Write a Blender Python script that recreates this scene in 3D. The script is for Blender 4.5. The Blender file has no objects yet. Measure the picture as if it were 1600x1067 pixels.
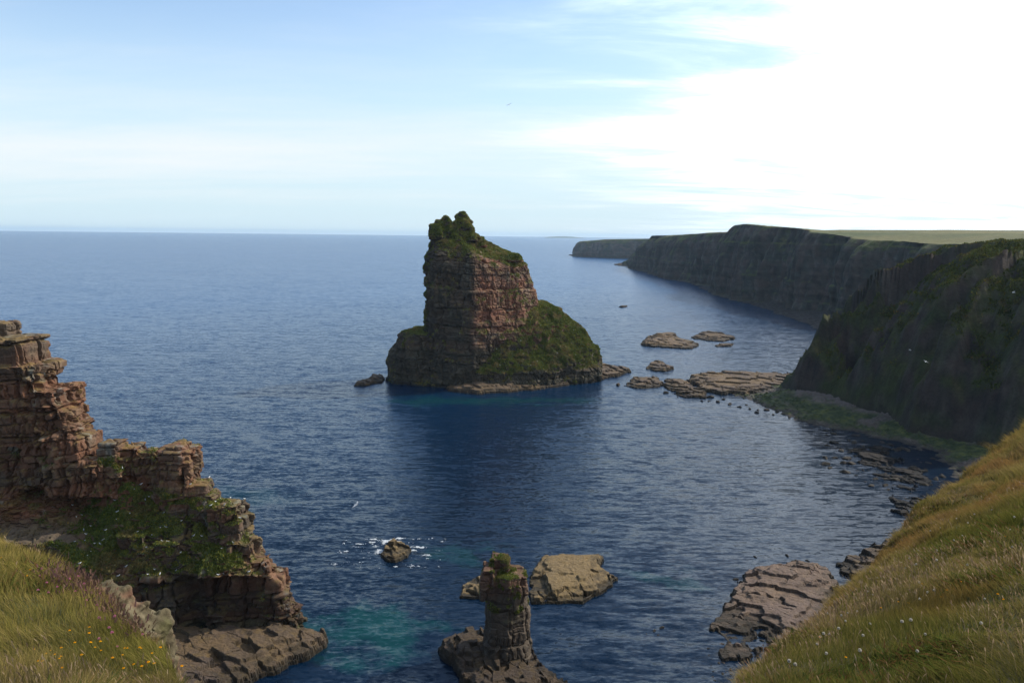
import bpy, math, random
import numpy as np
from mathutils import Matrix, Vector

# ------------------------------------------------------------------ camera, sky, sun, exposure
SC = bpy.context.scene
COL = SC.collection
random.seed(7)
RNG = np.random.default_rng(11)

CAMZ = 60.0
F = 1244.0                      # focal length in pixels of the 1600 px wide photograph
PITCH = math.radians(7.64)
ROLL = math.radians(0.67)
cam_data = bpy.data.cameras.new('camera')
cam_data.sensor_width = 36.0
cam_data.lens = 36.0 * F / 1600.0
cam_data.clip_start = 0.1
cam_data.clip_end = 100000.0
cam = bpy.data.objects.new('camera', cam_data)
COL.objects.link(cam)
RM = Matrix.Rotation(math.pi / 2 - PITCH, 3, 'X') @ Matrix.Rotation(ROLL, 3, 'Z')
cam.matrix_world = Matrix.Translation((0, 0, CAMZ)) @ RM.to_4x4()
SC.camera = cam
RN = np.array(RM)

SUN_AZ = math.radians(66)       # clockwise from the view direction (+Y)
SUN_EL = math.radians(40)
sd = bpy.data.lights.new('sun', 'SUN')
sd.energy = 5.0
sd.angle = math.radians(0.5)
sd.color = (1.0, 0.93, 0.82)
sun = bpy.data.objects.new('sun', sd)
COL.objects.link(sun)
sdir = Vector((math.sin(SUN_AZ) * math.cos(SUN_EL), math.cos(SUN_AZ) * math.cos(SUN_EL), math.sin(SUN_EL)))
sun.rotation_euler = sdir.to_track_quat('Z', 'Y').to_euler()

SC.view_settings.view_transform = 'Standard'
SC.view_settings.look = 'None'
SC.view_settings.gamma = 1.0
SC.view_settings.exposure = 0.0
SC.view_settings.use_curve_mapping = False


class NT:
    """small helper to wire shader nodes"""
    def __init__(s, tree):
        s.t = tree
        tree.nodes.clear()

    def n(s, typ, ins=None, **props):
        nd = s.t.nodes.new(typ)
        for k, v in props.items():
            setattr(nd, k, v)
        for k, v in (ins or {}).items():
            sock = nd.inputs[k]
            if isinstance(v, bpy.types.NodeSocket):
                s.t.links.new(v, sock)
            else:
                sock.default_value = v
        return nd

    def math(s, op, a, b=0.0, c=0.0, clamp=False):
        nd = s.n('ShaderNodeMath', {0: a, 1: b, 2: c}, operation=op, use_clamp=clamp)
        return nd.outputs[0]

    def ramp(s, fac, stops, interp='LINEAR'):
        nd = s.n('ShaderNodeValToRGB', {'Fac': fac})
        nd.color_ramp.interpolation = interp
        e = nd.color_ramp.elements
        while len(e) < len(stops):
            e.new(0.5)
        for i, (p, c) in enumerate(stops):
            e[i].position = p
            e[i].color = c if len(c) == 4 else (*c, 1)
        return nd.outputs[0]

    def mix(s, f, a, b, blend='MIX'):
        nd = s.n('ShaderNodeMix', {}, data_type='RGBA', blend_type=blend)
        for i, v in ((0, f), (6, a), (7, b)):
            if isinstance(v, bpy.types.NodeSocket):
                s.t.links.new(v, nd.inputs[i])
            else:
                nd.inputs[i].default_value = v if i == 0 else ((*v, 1) if len(v) == 3 else v)
        return nd.outputs[2]

    def noise(s, vec, scale, detail=4, rough=0.55, dist=0.0, out=0):
        nd = s.n('ShaderNodeTexNoise', {'Vector': vec, 'Scale': scale, 'Detail': detail,
                                        'Roughness': rough, 'Distortion': dist})
        return nd.outputs[out]


# world: Nishita sky with thin high cloud laid out on a cloud sheet above the sea
world = bpy.data.worlds.new('World')
SC.world = world
world.use_nodes = True
w = NT(world.node_tree)
sky = w.n('ShaderNodeTexSky', sky_type='NISHITA', sun_disc=False, sun_elevation=SUN_EL,
          sun_rotation=SUN_AZ, altitude=60, air_density=1.0, dust_density=0.25, ozone_density=1.6)
gen = w.n('ShaderNodeTexCoord').outputs['Generated']
sep = w.n('ShaderNodeSeparateXYZ', {0: gen})
X, Y, Z = sep.outputs
zc = w.math('ADD', w.math('MAXIMUM', Z, 0.0), 0.11)
U = w.math('DIVIDE', X, zc)
V = w.math('DIVIDE', Y, zc)
sheet = w.n('ShaderNodeCombineXYZ', {0: U, 1: V, 2: 0.0}).outputs[0]
# streaks: rotate the sheet a little and stretch it
mp = w.n('ShaderNodeMapping', {'Vector': sheet, 'Rotation': (0, 0, math.radians(14)), 'Scale': (0.16, 0.62, 1.0),
                               'Location': (0.35, 0.15, 0)}).outputs[0]
n1 = w.noise(mp, 1.0, 7, 0.58, 0.6)
mp2 = w.n('ShaderNodeMapping', {'Vector': sheet, 'Rotation': (0, 0, math.radians(-10)), 'Scale': (0.55, 1.3, 1.0)}).outputs[0]
n2 = w.noise(mp2, 1.6, 8, 0.62, 0.4)
azim = w.math('ARCTAN2', X, Y)                      # 0 ahead, + to the right
elev = w.math('ARCSINE', Z)
SKYN = dict(azim=azim, elev=elev)
# where the cloud bank lies: over the right half of the sky, and a band low over the sea
right = w.n('ShaderNodeMapRange', {0: w.math('ADD', azim, w.math('MULTIPLY', w.math('SUBTRACT', n2, 0.5), 0.5)),
                                   1: -0.05, 2: 0.5, 3: 0.0, 4: 0.30}, interpolation_type='SMOOTHSTEP').outputs[0]
band_c = w.math('SUBTRACT', elev, w.math('SUBTRACT', 0.112, w.math('MULTIPLY', azim, -0.05)))
band = w.math('SUBTRACT', 1.0, w.math('MULTIPLY', w.math('ABSOLUTE', band_c), 14.0), clamp=True)
band = w.math('MULTIPLY', band, 0.36)
cl = w.math('ADD', w.math('MULTIPLY', n1, 0.75), w.math('MULTIPLY', n2, 0.35))
cl = w.math('ADD', cl, right)
cl = w.math('ADD', cl, band)
cov = w.n('ShaderNodeMapRange', {0: cl, 1: 0.48, 2: 1.2, 3: 0.0, 4: 1.0}, interpolation_type='SMOOTHSTEP').outputs[0]
cov = w.math('MULTIPLY', cov, w.n('ShaderNodeMapRange', {0: elev, 1: 0.0, 2: 0.06, 3: 0.55, 4: 1.0}).outputs[0])
open_l = w.n('ShaderNodeMapRange', {0: azim, 1: -0.1, 2: 0.45, 3: 1.0, 4: 0.0}, interpolation_type='SMOOTHSTEP').outputs[0]
hi = w.n('ShaderNodeMapRange', {0: elev, 1: 0.24, 2: 0.5, 3: 0.0, 4: 0.9}, interpolation_type='SMOOTHSTEP').outputs[0]
hi = w.math('SUBTRACT', 1.0, w.math('MULTIPLY', hi, open_l))
cov = w.math('MULTIPLY', cov, hi)
CLOUD = (6.35, 6.6, 6.75, 1)
skyc = w.n('ShaderNodeHueSaturation', {'Saturation': 0.98, 'Value': 1.28, 'Color': sky.outputs[0]}).outputs[0]
low = w.n('ShaderNodeMapRange', {0: elev, 1: 0.0, 2: 0.3, 3: 0.92, 4: 0.0}, interpolation_type='SMOOTHSTEP').outputs[0]
skyc = w.mix(low, skyc, (4.3, 5.6, 6.4, 1))
toward = w.n('ShaderNodeVectorMath', {0: gen, 1: tuple(sdir)}, operation='DOT_PRODUCT').outputs['Value']
glow = w.n('ShaderNodeMapRange', {0: toward, 1: 0.33, 2: 0.78, 3: 1.0, 4: 3.7}, interpolation_type='SMOOTHSTEP').outputs[0]
gl_n = w.n('ShaderNodeMapRange', {0: n2, 1: 0.34, 2: 0.62, 3: 0.12, 4: 1.0}, interpolation_type='SMOOTHSTEP').outputs[0]
glow = w.math('ADD', 1.0, w.math('MULTIPLY', w.math('SUBTRACT', glow, 1.0), gl_n))
cloud = w.n('ShaderNodeVectorMath', {0: CLOUD[:3], 1: w.n('ShaderNodeCombineXYZ', {0: glow, 1: glow, 2: glow}).outputs[0]}, operation='MULTIPLY').outputs[0]
col = w.mix(cov, skyc, cloud)
bg = w.n('ShaderNodeBackground', {'Color': col, 'Strength': 0.15})
w.n('ShaderNodeOutputWorld', {'Surface': bg.outputs[0]})


# ------------------------------------------------------------------ small numeric library
def ray(px, py):
    v = RN @ np.array([(px - 800.0) / F, -(py - 533.5) / F, -1.0])
    return v / np.linalg.norm(v)


def ground(px, py, z=0.0):
    """where the sight line of a photo pixel meets height z"""
    d = ray(px, py)
    t = (z - CAMZ) / d[2]
    return np.array([d[0] * t, d[1] * t, z])


def at(px, py, yy):
    """the point of a photo pixel's sight line at world depth yy"""
    d = ray(px, py)
    t = yy / d[1]
    return np.array([d[0] * t, yy, CAMZ + d[2] * t])


def sstep(a, b, x):
    t = np.clip((x - a) / (b - a), 0, 1)
    return t * t * (3 - 2 * t)


def hsh(ix, iy, iz=0, seed=0):
    h = (ix.astype(np.int64) * 374761393 + np.asarray(iy).astype(np.int64) * 668265263 +
         np.asarray(iz).astype(np.int64) * 2147483647 + seed * 974634777) & 0xFFFFFFFF
    h = (h ^ (h >> 13)) * 1274126177 & 0xFFFFFFFF
    h = (h ^ (h >> 16)) * 2246822519 & 0xFFFFFFFF
    h = h ^ (h >> 15)
    return h.astype(np.float64) / 4294967295.0


def vnoise(x, y, z, seed=0):
    xi, yi, zi = np.floor(x), np.floor(y), np.floor(z)
    fx, fy, fz = x - xi, y - yi, z - zi
    xi = xi.astype(np.int64); yi = yi.astype(np.int64); zi = zi.astype(np.int64)
    u, v, q = (f * f * f * (f * (f * 6 - 15) + 10) for f in (fx, fy, fz))
    r = 0
    for dx in (0, 1):
        wx = u if dx else 1 - u
        for dy in (0, 1):
            wy = v if dy else 1 - v
            for dz in (0, 1):
                wz = q if dz else 1 - q
                r = r + wx * wy * wz * hsh(xi + dx, yi + dy, zi + dz, seed)
    return r * 2 - 1


def fbm(P, scale, octv=4, seed=0, gain=0.5, sz=1.0):
    """fractal noise of points P (N,3); feature size in metres"""
    x, y, z = P[:, 0] / scale, P[:, 1] / scale, P[:, 2] / scale * sz
    a, s, r = 1.0, 0.0, 0.0
    for i in range(octv):
        r = r + a * vnoise(x, y, z, seed + i * 17)
        s += a
        a *= gain
        x, y, z = x * 2.03 + 5.1, y * 2.03 + 1.7, z * 2.03 + 9.2
    return r / s * 1.5


def worley2(x, y, k, seed=0):
    """F1, F2 and a random value of the nearest cell, k = per-layer integer"""
    xi, yi = np.floor(x).astype(np.int64), np.floor(y).astype(np.int64)
    f1 = np.full(x.shape, 9.0); f2 = f1.copy(); rid = np.zeros(x.shape)
    for dx in (-1, 0, 1):
        for dy in (-1, 0, 1):
            cx, cy = xi + dx, yi + dy
            px = cx + 0.15 + 0.7 * hsh(cx, cy, k, seed)
            py = cy + 0.15 + 0.7 * hsh(cx, cy, k, seed + 1)
            # chebyshev-like distance makes roughly rectangular joints
            ax, ay = np.abs(px - x), np.abs(py - y)
            d = np.maximum(ax, ay) * 0.75 + (ax + ay) * 0.25
            r = hsh(cx, cy, k, seed + 2)
            near = d < f1
            f2 = np.where(near, f1, np.minimum(f2, d))
            rid = np.where(near, r, rid)
            f1 = np.where(near, d, f1)
    return f1, f2, rid


def strata(P, seed=0, lh=2.0, bw=3.0, dip=(0, 0), a_lay=0.8, a_blk=0.7, crack=0.5, rot=0.4, warp=0.5):
    """outward displacement of bedded, jointed sandstone; returns disp, layer value, block value"""
    x, y, z = P.T
    zz = z + dip[0] * x + dip[1] * y
    zz = zz + warp * vnoise(x / 9, y / 9, z / 14, seed + 5) + 0.18 * lh * vnoise(x / 1.7, y / 1.7, z / 1.7, seed + 6)

    def beds(h, sd, jit):
        t = zz / h
        t = t + jit * vnoise(t * 0.55, t * 0, t * 0, seed + sd)
        L = np.floor(t).astype(np.int64)
        return L, t - L, hsh(L, L * 0, 0, seed + sd + 1)
    M, fm, mr = beds(lh * 3.1, 60, 0.8)          # massive units
    L, fr, lr = beds(lh, 9, 0.9)                 # beds
    T, ft, tr = beds(lh * 0.33, 70, 0.9)         # thin flags
    c, s_ = math.cos(rot), math.sin(rot)
    wx = 0.35 * bw * fbm(P, bw * 1.3, 3, seed + 80); wy = 0.35 * bw * fbm(P, bw * 1.3, 3, seed + 81)
    xx, yy = x * c - y * s_ + wx, x * s_ + y * c + wy
    # joints that run through a whole massive unit
    bm = bw * 2.4 * (0.7 + 0.6 * mr)
    g1, g2, grid_ = worley2(xx / bm, yy / bm, M, seed + 30)
    eg = (g2 - g1) * bm
    # joints of the single bed; thin-bedded and massive stretches differ
    wb = bw * (0.45 + 1.3 * hsh(L, L * 0, 7, seed + 4) ** 1.5)
    f1, f2, rid = worley2(xx / wb, yy / wb, L, seed)
    e = (f2 - f1) * wb
    act = np.clip(0.55 + 0.9 * fbm(P, lh * 4.5, 3, seed + 90), 0.08, 1.2)
    d = a_lay * (lr - 0.5) * 1.3 + a_lay * 1.5 * (mr - 0.5) + a_blk * (rid - 0.5) * 1.9 * act + a_blk * 2.0 * (grid_ - 0.5)
    d = d + 0.22 * a_lay * (tr - 0.5) * 2 * np.clip(1.2 - act, 0, 1) * 2
    gc = (1 - sstep(0.0, 0.32, e)) * act
    gm = (1 - sstep(0.0, 0.55, eg)) * 1.3
    gz = (1 - sstep(0.0, 0.2, np.minimum(fr, 1 - fr) * lh)) * (0.4 + 0.6 * act)
    gZ = (1 - sstep(0.0, 0.35, np.minimum(fm, 1 - fm) * lh * 3.1)) * 1.1
    d = d - crack * np.maximum.reduce([gc, gm, gz, gZ])
    return d, np.clip(0.5 * lr + 0.5 * mr, 0, 1), np.clip(0.6 * rid + 0.4 * grid_, 0, 1)


def seg_sdf(P2, poly, closed=True):
    """signed distance (inside positive) and along-path length at the nearest point"""
    poly = np.asarray(poly, float)
    n = len(poly)
    best = np.full(len(P2), 1e18); bs = np.zeros(len(P2)); ins = np.zeros(len(P2), bool)
    acc = 0.0
    for i in range(n if closed else n - 1):
        a, b = poly[i], poly[(i + 1) % n]
        ab = b - a
        L = np.hypot(*ab)
        t = np.clip(((P2 - a) @ ab) / (L * L + 1e-12), 0, 1)
        d = np.hypot(P2[:, 0] - a[0] - t * ab[0], P2[:, 1] - a[1] - t * ab[1])
        m = d < best
        best = np.where(m, d, best)
        bs = np.where(m, acc + t * L, bs)
        acc += L
        cond = (a[1] > P2[:, 1]) != (b[1] > P2[:, 1])
        xint = (b[0] - a[0]) * (P2[:, 1] - a[1]) / (b[1] - a[1] + 1e-12) + a[0]
        ins ^= cond & (P2[:, 0] < xint)
    return np.where(ins, best, -best), bs


# ------------------------------------------------------------------ mesh helpers
def mesh_obj(name, V_, Fc, mat, parent=None, cols=None, smooth=True, attr=None):
    me = bpy.data.meshes.new(name)
    V_ = np.asarray(V_, np.float32)
    Fc = np.asarray(Fc, np.int32)
    k = Fc.shape[1]
    me.vertices.add(len(V_)); me.vertices.foreach_set('co', V_.ravel())
    me.loops.add(Fc.size); me.loops.foreach_set('vertex_index', Fc.ravel())
    me.polygons.add(len(Fc))
    me.polygons.foreach_set('loop_start', np.arange(0, Fc.size, k, dtype=np.int32))
    me.polygons.foreach_set('loop_total', np.full(len(Fc), k, dtype=np.int32))
    me.update(calc_edges=True)
    if cols is not None:
        a = me.color_attributes.new('Col', 'FLOAT_COLOR', 'POINT')
        c4 = np.ones((len(V_), 4), np.float32); c4[:, :3] = cols
        a.data.foreach_set('color', c4.ravel())
    for nme, val in (attr or {}).items():
        a = me.attributes.new(nme, 'FLOAT', 'POINT')
        a.data.foreach_set('value', np.asarray(val, np.float32))
    me.polygons.foreach_set('use_smooth', np.full(len(Fc), smooth and mat.name not in ('sandstone', 'reef_rock')))
    me.materials.append(mat)
    me.validate()
    o = bpy.data.objects.new(name, me)
    COL.objects.link(o)
    if parent is not None:
        o.parent = parent
        o.matrix_parent_inverse = Matrix.Translation(-Vector(parent.location))
    return o


def tag(o, label=None, cat=None, group=None, kind=None):
    if label: o['label'] = label
    if cat: o['category'] = cat
    if group: o['group'] = group
    if kind: o['kind'] = kind
    return o


def empty(name, loc):
    o = bpy.data.objects.new(name, None)
    COL.objects.link(o)
    o.location = loc
    o.empty_display_size = 1
    return o


def grid_faces(nu, nv, wrap=False):
    i = np.arange(nu - 1)[:, None]; j = np.arange(nv if wrap else nv - 1)[None, :]
    a = i * nv + j
    b = i * nv + (j + 1) % nv
    return np.stack([a, b, b + nv, a + nv], -1).reshape(-1, 4)


def normals_of(V_, Fc):
    p = V_[Fc]
    if Fc.shape[1] == 4:
        n = np.cross(p[:, 2] - p[:, 0], p[:, 3] - p[:, 1])
    else:
        n = np.cross(p[:, 1] - p[:, 0], p[:, 2] - p[:, 0])
    N = np.zeros_like(V_)
    for k in range(Fc.shape[1]):
        for c in range(3):
            N[:, c] += np.bincount(Fc[:, k], n[:, c], len(V_))
    return N / (np.linalg.norm(N, axis=1, keepdims=True) + 1e-12)


def smooth_field(A, Fc, it):
    n = len(A)
    for _ in range(it):
        S = np.zeros_like(A); C = np.zeros(n)
        for k in range(Fc.shape[1]):
            a, b = Fc[:, k], Fc[:, (k + 1) % Fc.shape[1]]
            C += np.bincount(a, minlength=n) + np.bincount(b, minlength=n)
            for c in range(A.shape[1]):
                S[:, c] += np.bincount(a, A[b, c], n) + np.bincount(b, A[a, c], n)
        A = 0.3 * A + 0.7 * S / np.maximum(C, 1)[:, None]
    return A


def remesh(hulls, voxel):
    """union of closed hulls (V,F lists) as one even quad mesh"""
    Vs, Fs, off = [], [], 0
    for V_, Fc in hulls:
        Vs.append(V_); Fs += [[i + off for i in f] for f in Fc]; off += len(V_)
    me = bpy.data.meshes.new('tmp')
    me.from_pydata(np.concatenate(Vs).tolist(), [], Fs)
    ob = bpy.data.objects.new('tmp', me)
    COL.objects.link(ob)
    md = ob.modifiers.new('r', 'REMESH')
    md.mode = 'VOXEL'; md.voxel_size = voxel; md.adaptivity = 0.0
    dg = bpy.context.evaluated_depsgraph_get()
    e = ob.evaluated_get(dg).to_mesh()
    n = len(e.vertices)
    V_ = np.empty(n * 3, np.float32); e.vertices.foreach_get('co', V_)
    nl = len(e.loops)
    Li = np.empty(nl, np.int32); e.loops.foreach_get('vertex_index', Li)
    assert nl == 4 * len(e.polygons)
    bpy.data.objects.remove(ob); bpy.data.meshes.remove(me)
    V_ = V_.reshape(-1, 3).astype(float); Fc = Li.reshape(-1, 4)
    return V_, Fc


def loft(sections, cap=True):
    """sections: list of equal-length closed rings of 3D points, bottom to top"""
    S = [np.asarray(s, float) for s in sections]
    n = len(S[0]); V_ = np.concatenate(S); Fc = []
    for i in range(len(S) - 1):
        for j in range(n):
            a, b = i * n + j, i * n + (j + 1) % n
            Fc.append([a, b, b + n, a + n])
    Fc.append(list(range(n))[::-1]); Fc.append([(len(S) - 1) * n + j for j in range(n)])
    # outward orientation
    vol = 0.0
    for f in Fc:
        for k in range(1, len(f) - 1):
            vol += np.dot(V_[f[0]], np.cross(V_[f[k]], V_[f[k + 1]]))
    if vol < 0:
        Fc = [f[::-1] for f in Fc]
    return V_, Fc


def box_hull(x0, x1, y0, y1, z0, z1, taper=0.0, rz=0.0):
    cx, cy = (x0 + x1) / 2, (y0 + y1) / 2
    def ring(z, t):
        hx, hy = (x1 - x0) / 2 * (1 - t), (y1 - y0) / 2 * (1 - t)
        c, s = math.cos(rz), math.sin(rz)
        return [(cx + a * hx * c - b * hy * s, cy + a * hx * s + b * hy * c, z) for a, b in ((-1, -1), (1, -1), (1, 1), (-1, 1))]
    return loft([ring(z0, 0), ring(z1, taper)])


# ------------------------------------------------------------------ materials
def new_mat(name):
    m = bpy.data.materials.new(name)
    m.use_nodes = True
    return m, NT(m.node_tree)


def finish(m, t, **ins):
    p = t.n('ShaderNodeBsdfPrincipled', ins)
    t.n('ShaderNodeOutputMaterial', {'Surface': p.outputs[0]})
    return p


def attr_mat(name, sc1=0.6, rough=0.9, bump=0.25, bdist=0.3, trans=0.0):
    """surface colour from the mesh's own colour layer, broken up by fine grain"""
    m, t = new_mat(name)
    pos = t.n('ShaderNodeNewGeometry').outputs['Position']
    c = t.n('ShaderNodeAttribute', attribute_name='Col').outputs['Color']
    a = t.noise(pos, sc1, 8, 0.7)
    b = t.noise(pos, sc1 * 5.3, 6, 0.65)
    v = t.math('ADD', t.math('MULTIPLY', a, 1.1), t.math('MULTIPLY', b, 0.9))
    v = t.ramp(t.math('MULTIPLY', v, 0.5), [(0.30, (0.45,) * 3), (0.5, (1.0,) * 3), (0.72, (1.55,) * 3)])
    c2 = t.mix(1.0, c, v, 'MULTIPLY')
    bp = t.n('ShaderNodeBump', {'Strength': bump, 'Distance': bdist, 'Height': t.math('ADD', a, t.math('MULTIPLY', b, 0.5))})
    finish(m, t, **{'Base Color': c2, 'Roughness': rough, 'Normal': bp.outputs[0], 'Specular IOR Level': 0.25})
    return m


M_ROCK = attr_mat('sandstone', 0.9, 0.88, 0.6, 0.35)
M_REEF = attr_mat('reef_rock', 2.4, 0.8, 1.0, 0.22)
M_COAST = attr_mat('coast_rock', 0.25, 0.95, 0.7, 1.2)
M_TURF = attr_mat('turf', 2.5, 0.95, 0.4, 0.1)


def leaf_mat(name, trans=0.35):
    m, t = new_mat(name)
    c = t.n('ShaderNodeAttribute', attribute_name='Col').outputs['Color']
    d = t.n('ShaderNodeBsdfDiffuse', {'Color': c})
    tr = t.n('ShaderNodeBsdfTranslucent', {'Color': c})
    mx = t.n('ShaderNodeMixShader', {0: trans, 1: d.outputs[0], 2: tr.outputs[0]})
    t.n('ShaderNodeOutputMaterial', {'Surface': mx.outputs[0]})
    return m


M_BLADE = leaf_mat('grass_blade', 0.4)
M_TUFT = leaf_mat('cliff_tuft', 0.25)


def flat_mat(name, col, rough=0.7):
    m, t = new_mat(name)
    pos = t.n('ShaderNodeNewGeometry').outputs['Position']
    n = t.noise(pos, 60.0, 3)
    c = t.mix(n, tuple(x * 0.8 for x in col), tuple(min(1, x * 1.15) for x in col))
    finish(m, t, **{'Base Color': c, 'Roughness': rough})
    return m


def mixc(a, b, t):
    return a + (b - a) * t[:, None]


C = lambda r, g, b: np.array([[r, g, b]])


def rock_color(P, N, lr, rid, seed, red=1.0, dark=1.0, veg=None, lichen=0.5, wet_z=1.6, tide_z=3.5, guano=0.0):
    """albedo only: bedding tints, lichen on weathered tops, tide zone, plant cover"""
    n1 = fbm(P, 7, 4, seed + 40); n2 = fbm(P, 1.3, 3, seed + 41)
    a, b = C(0.245, 0.092, 0.050), C(0.125, 0.066, 0.042)
    c = mixc(a, b, np.clip(lr * 1.1 + 0.25 * n1, 0, 1))
    c = mixc(c, C(0.235, 0.14, 0.085), np.clip(rid * 1.3 - 0.8 + 0.3 * n2, 0, 1))
    c = mixc(c, C(0.10, 0.092, 0.075), np.clip(sstep(0.1, 0.7, n1) * (1 - red * 0.6), 0, 1))
    c = c * (0.82 + 0.36 * rid)[:, None] * dark
    li = sstep(0.35, 0.85, N[:, 2] + 0.35 * n2) * lichen
    c = mixc(c, C(0.24, 0.135, 0.035), np.clip(li * 0.75 * sstep(-0.35, 0.25, n2 + 0.4 * n1), 0, 1))
    if guano > 0:
        st = fbm(P * np.array([[1, 1, 0.18]]), 1.6, 4, seed + 44)
        g = sstep(0.62, 0.9, st + 0.25 * (N[:, 2] > 0.5)) * guano
        c = mixc(c, C(0.42, 0.40, 0.36), g)
    t = 1 - sstep(tide_z * 0.5, tide_z, P[:, 2] + 0.5 * n1)
    c = mixc(c, C(0.205, 0.145, 0.075) * dark, t * 0.75)
    wt = 1 - sstep(wet_z * 0.35, wet_z, P[:, 2] + 0.25 * n2)
    c = mixc(c, C(0.028, 0.022, 0.014), wt * 0.92)
    if veg is not None:
        c = mixc(c, veg_color(P, seed), veg)
    return np.clip(c * 0.74, 0.004, 0.9)


def veg_color(P, seed=0):
    n = fbm(P, 9, 4, seed + 50); m = fbm(P, 0.9, 3, seed + 51); q = fbm(P, 3.0, 3, seed + 52)
    g = mixc(C(0.056, 0.076, 0.017), C(0.115, 0.125, 0.032), np.clip(0.5 + 0.6 * n, 0, 1))
    g = mixc(g, C(0.15, 0.115, 0.055), np.clip(sstep(0.0, 0.7, q), 0, 1) * 0.7)
    return g * (1.0 + 0.35 * np.clip(m, -1, 1))[:, None]


def rocky(V_, Fc, seed, voxel, strat, vegf=None, fine=0.25, big=0.8, smooth_it=6, veg_lump=0.5):
    """displace an even base mesh into bedded rock, with turf where vegf says"""
    N0 = smooth_field(normals_of(V_, Fc), Fc, smooth_it)
    N0 /= np.linalg.norm(N0, axis=1, keepdims=True) + 1e-9
    D = N0 * np.array([[1, 1, 0.35]])
    V1 = V_ + D * (big * fbm(V_, 11, 3, seed))[:, None]
    d, lr, rid = strata(V1, seed, **strat)
    veg0 = np.zeros(len(V_)) if vegf is None else np.clip(vegf(V1, N0), 0, 1)
    rock = d + fine * fbm(V1, 1.6, 4, seed + 2)
    lump = veg_lump * (0.5 + fbm(V1, 1.8, 4, seed + 3)) + 0.35 * d
    V2 = V1 + D * (rock * (1 - veg0) + lump * veg0)[:, None]
    N2 = normals_of(V2, Fc)
    # plants hold on ledges, bare rock shows on the steps between
    Ns = smooth_field(N2, Fc, 2)
    veg = veg0 * sstep(0.05, 0.42, Ns[:, 2] + 0.3 * fbm(V2, 2.2, 3, seed + 6))
    return V2, Fc, N2, lr, rid, np.clip(veg, 0, 1), veg0


def tufts(V_, Fc, veg, N, count, size, seed, name, parent, mat, bright=1.0):
    """many small leaf-shaped faces rooted in the turf"""
    r = np.random.default_rng(seed)
    fv = veg[Fc].mean(1)
    p = V_[Fc]
    area = np.linalg.norm(np.cross(p[:, 2] - p[:, 0], p[:, 3] - p[:, 1]), axis=1)
    wgt = area * np.clip(fv - 0.25, 0, 1)
    wgt *= np.clip(0.9 + 0.6 * fbm(p.mean(1), 3.0, 3, seed), 0.2, 2)
    if wgt.sum() <= 0:
        return None
    idx = r.choice(len(Fc), count, p=wgt / wgt.sum())
    a, b = r.random((2, count, 1))
    P = (V_[Fc[idx, 0]] * (1 - a) + V_[Fc[idx, 1]] * a) * (1 - b) + (V_[Fc[idx, 3]] * (1 - a) + V_[Fc[idx, 2]] * a) * b
    n = N[Fc[idx, 0]]
    up = n * 0.6 + np.array([[0, 0, 0.8]]) + r.normal(0, 0.55, (count, 3))
    up /= np.linalg.norm(up, axis=1, keepdims=True)
    side = np.cross(up, r.normal(0, 1, (count, 3)))
    side /= np.linalg.norm(side, axis=1, keepdims=True) + 1e-9
    s = size * (0.5 + r.random((count, 1)))
    q = [P - side * s * 0.42, P + side * s * 0.42, P + side * s * 0.22 + up * s * 0.8, P - side * s * 0.12 + up * s]
    VV = np.stack(q, 1).reshape(-1, 3)
    FF = np.arange(count * 4).reshape(-1, 4)
    c = veg_color(P, seed) * (0.75 + 0.6 * r.random((count, 1))) * bright
    c = np.where(r.random((count, 1)) < 0.12, c * np.array([[1.7, 1.25, 0.9]]), c)
    return mesh_obj(name, VV, FF, mat, parent, np.repeat(c, 4, 0), smooth=False)


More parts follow.
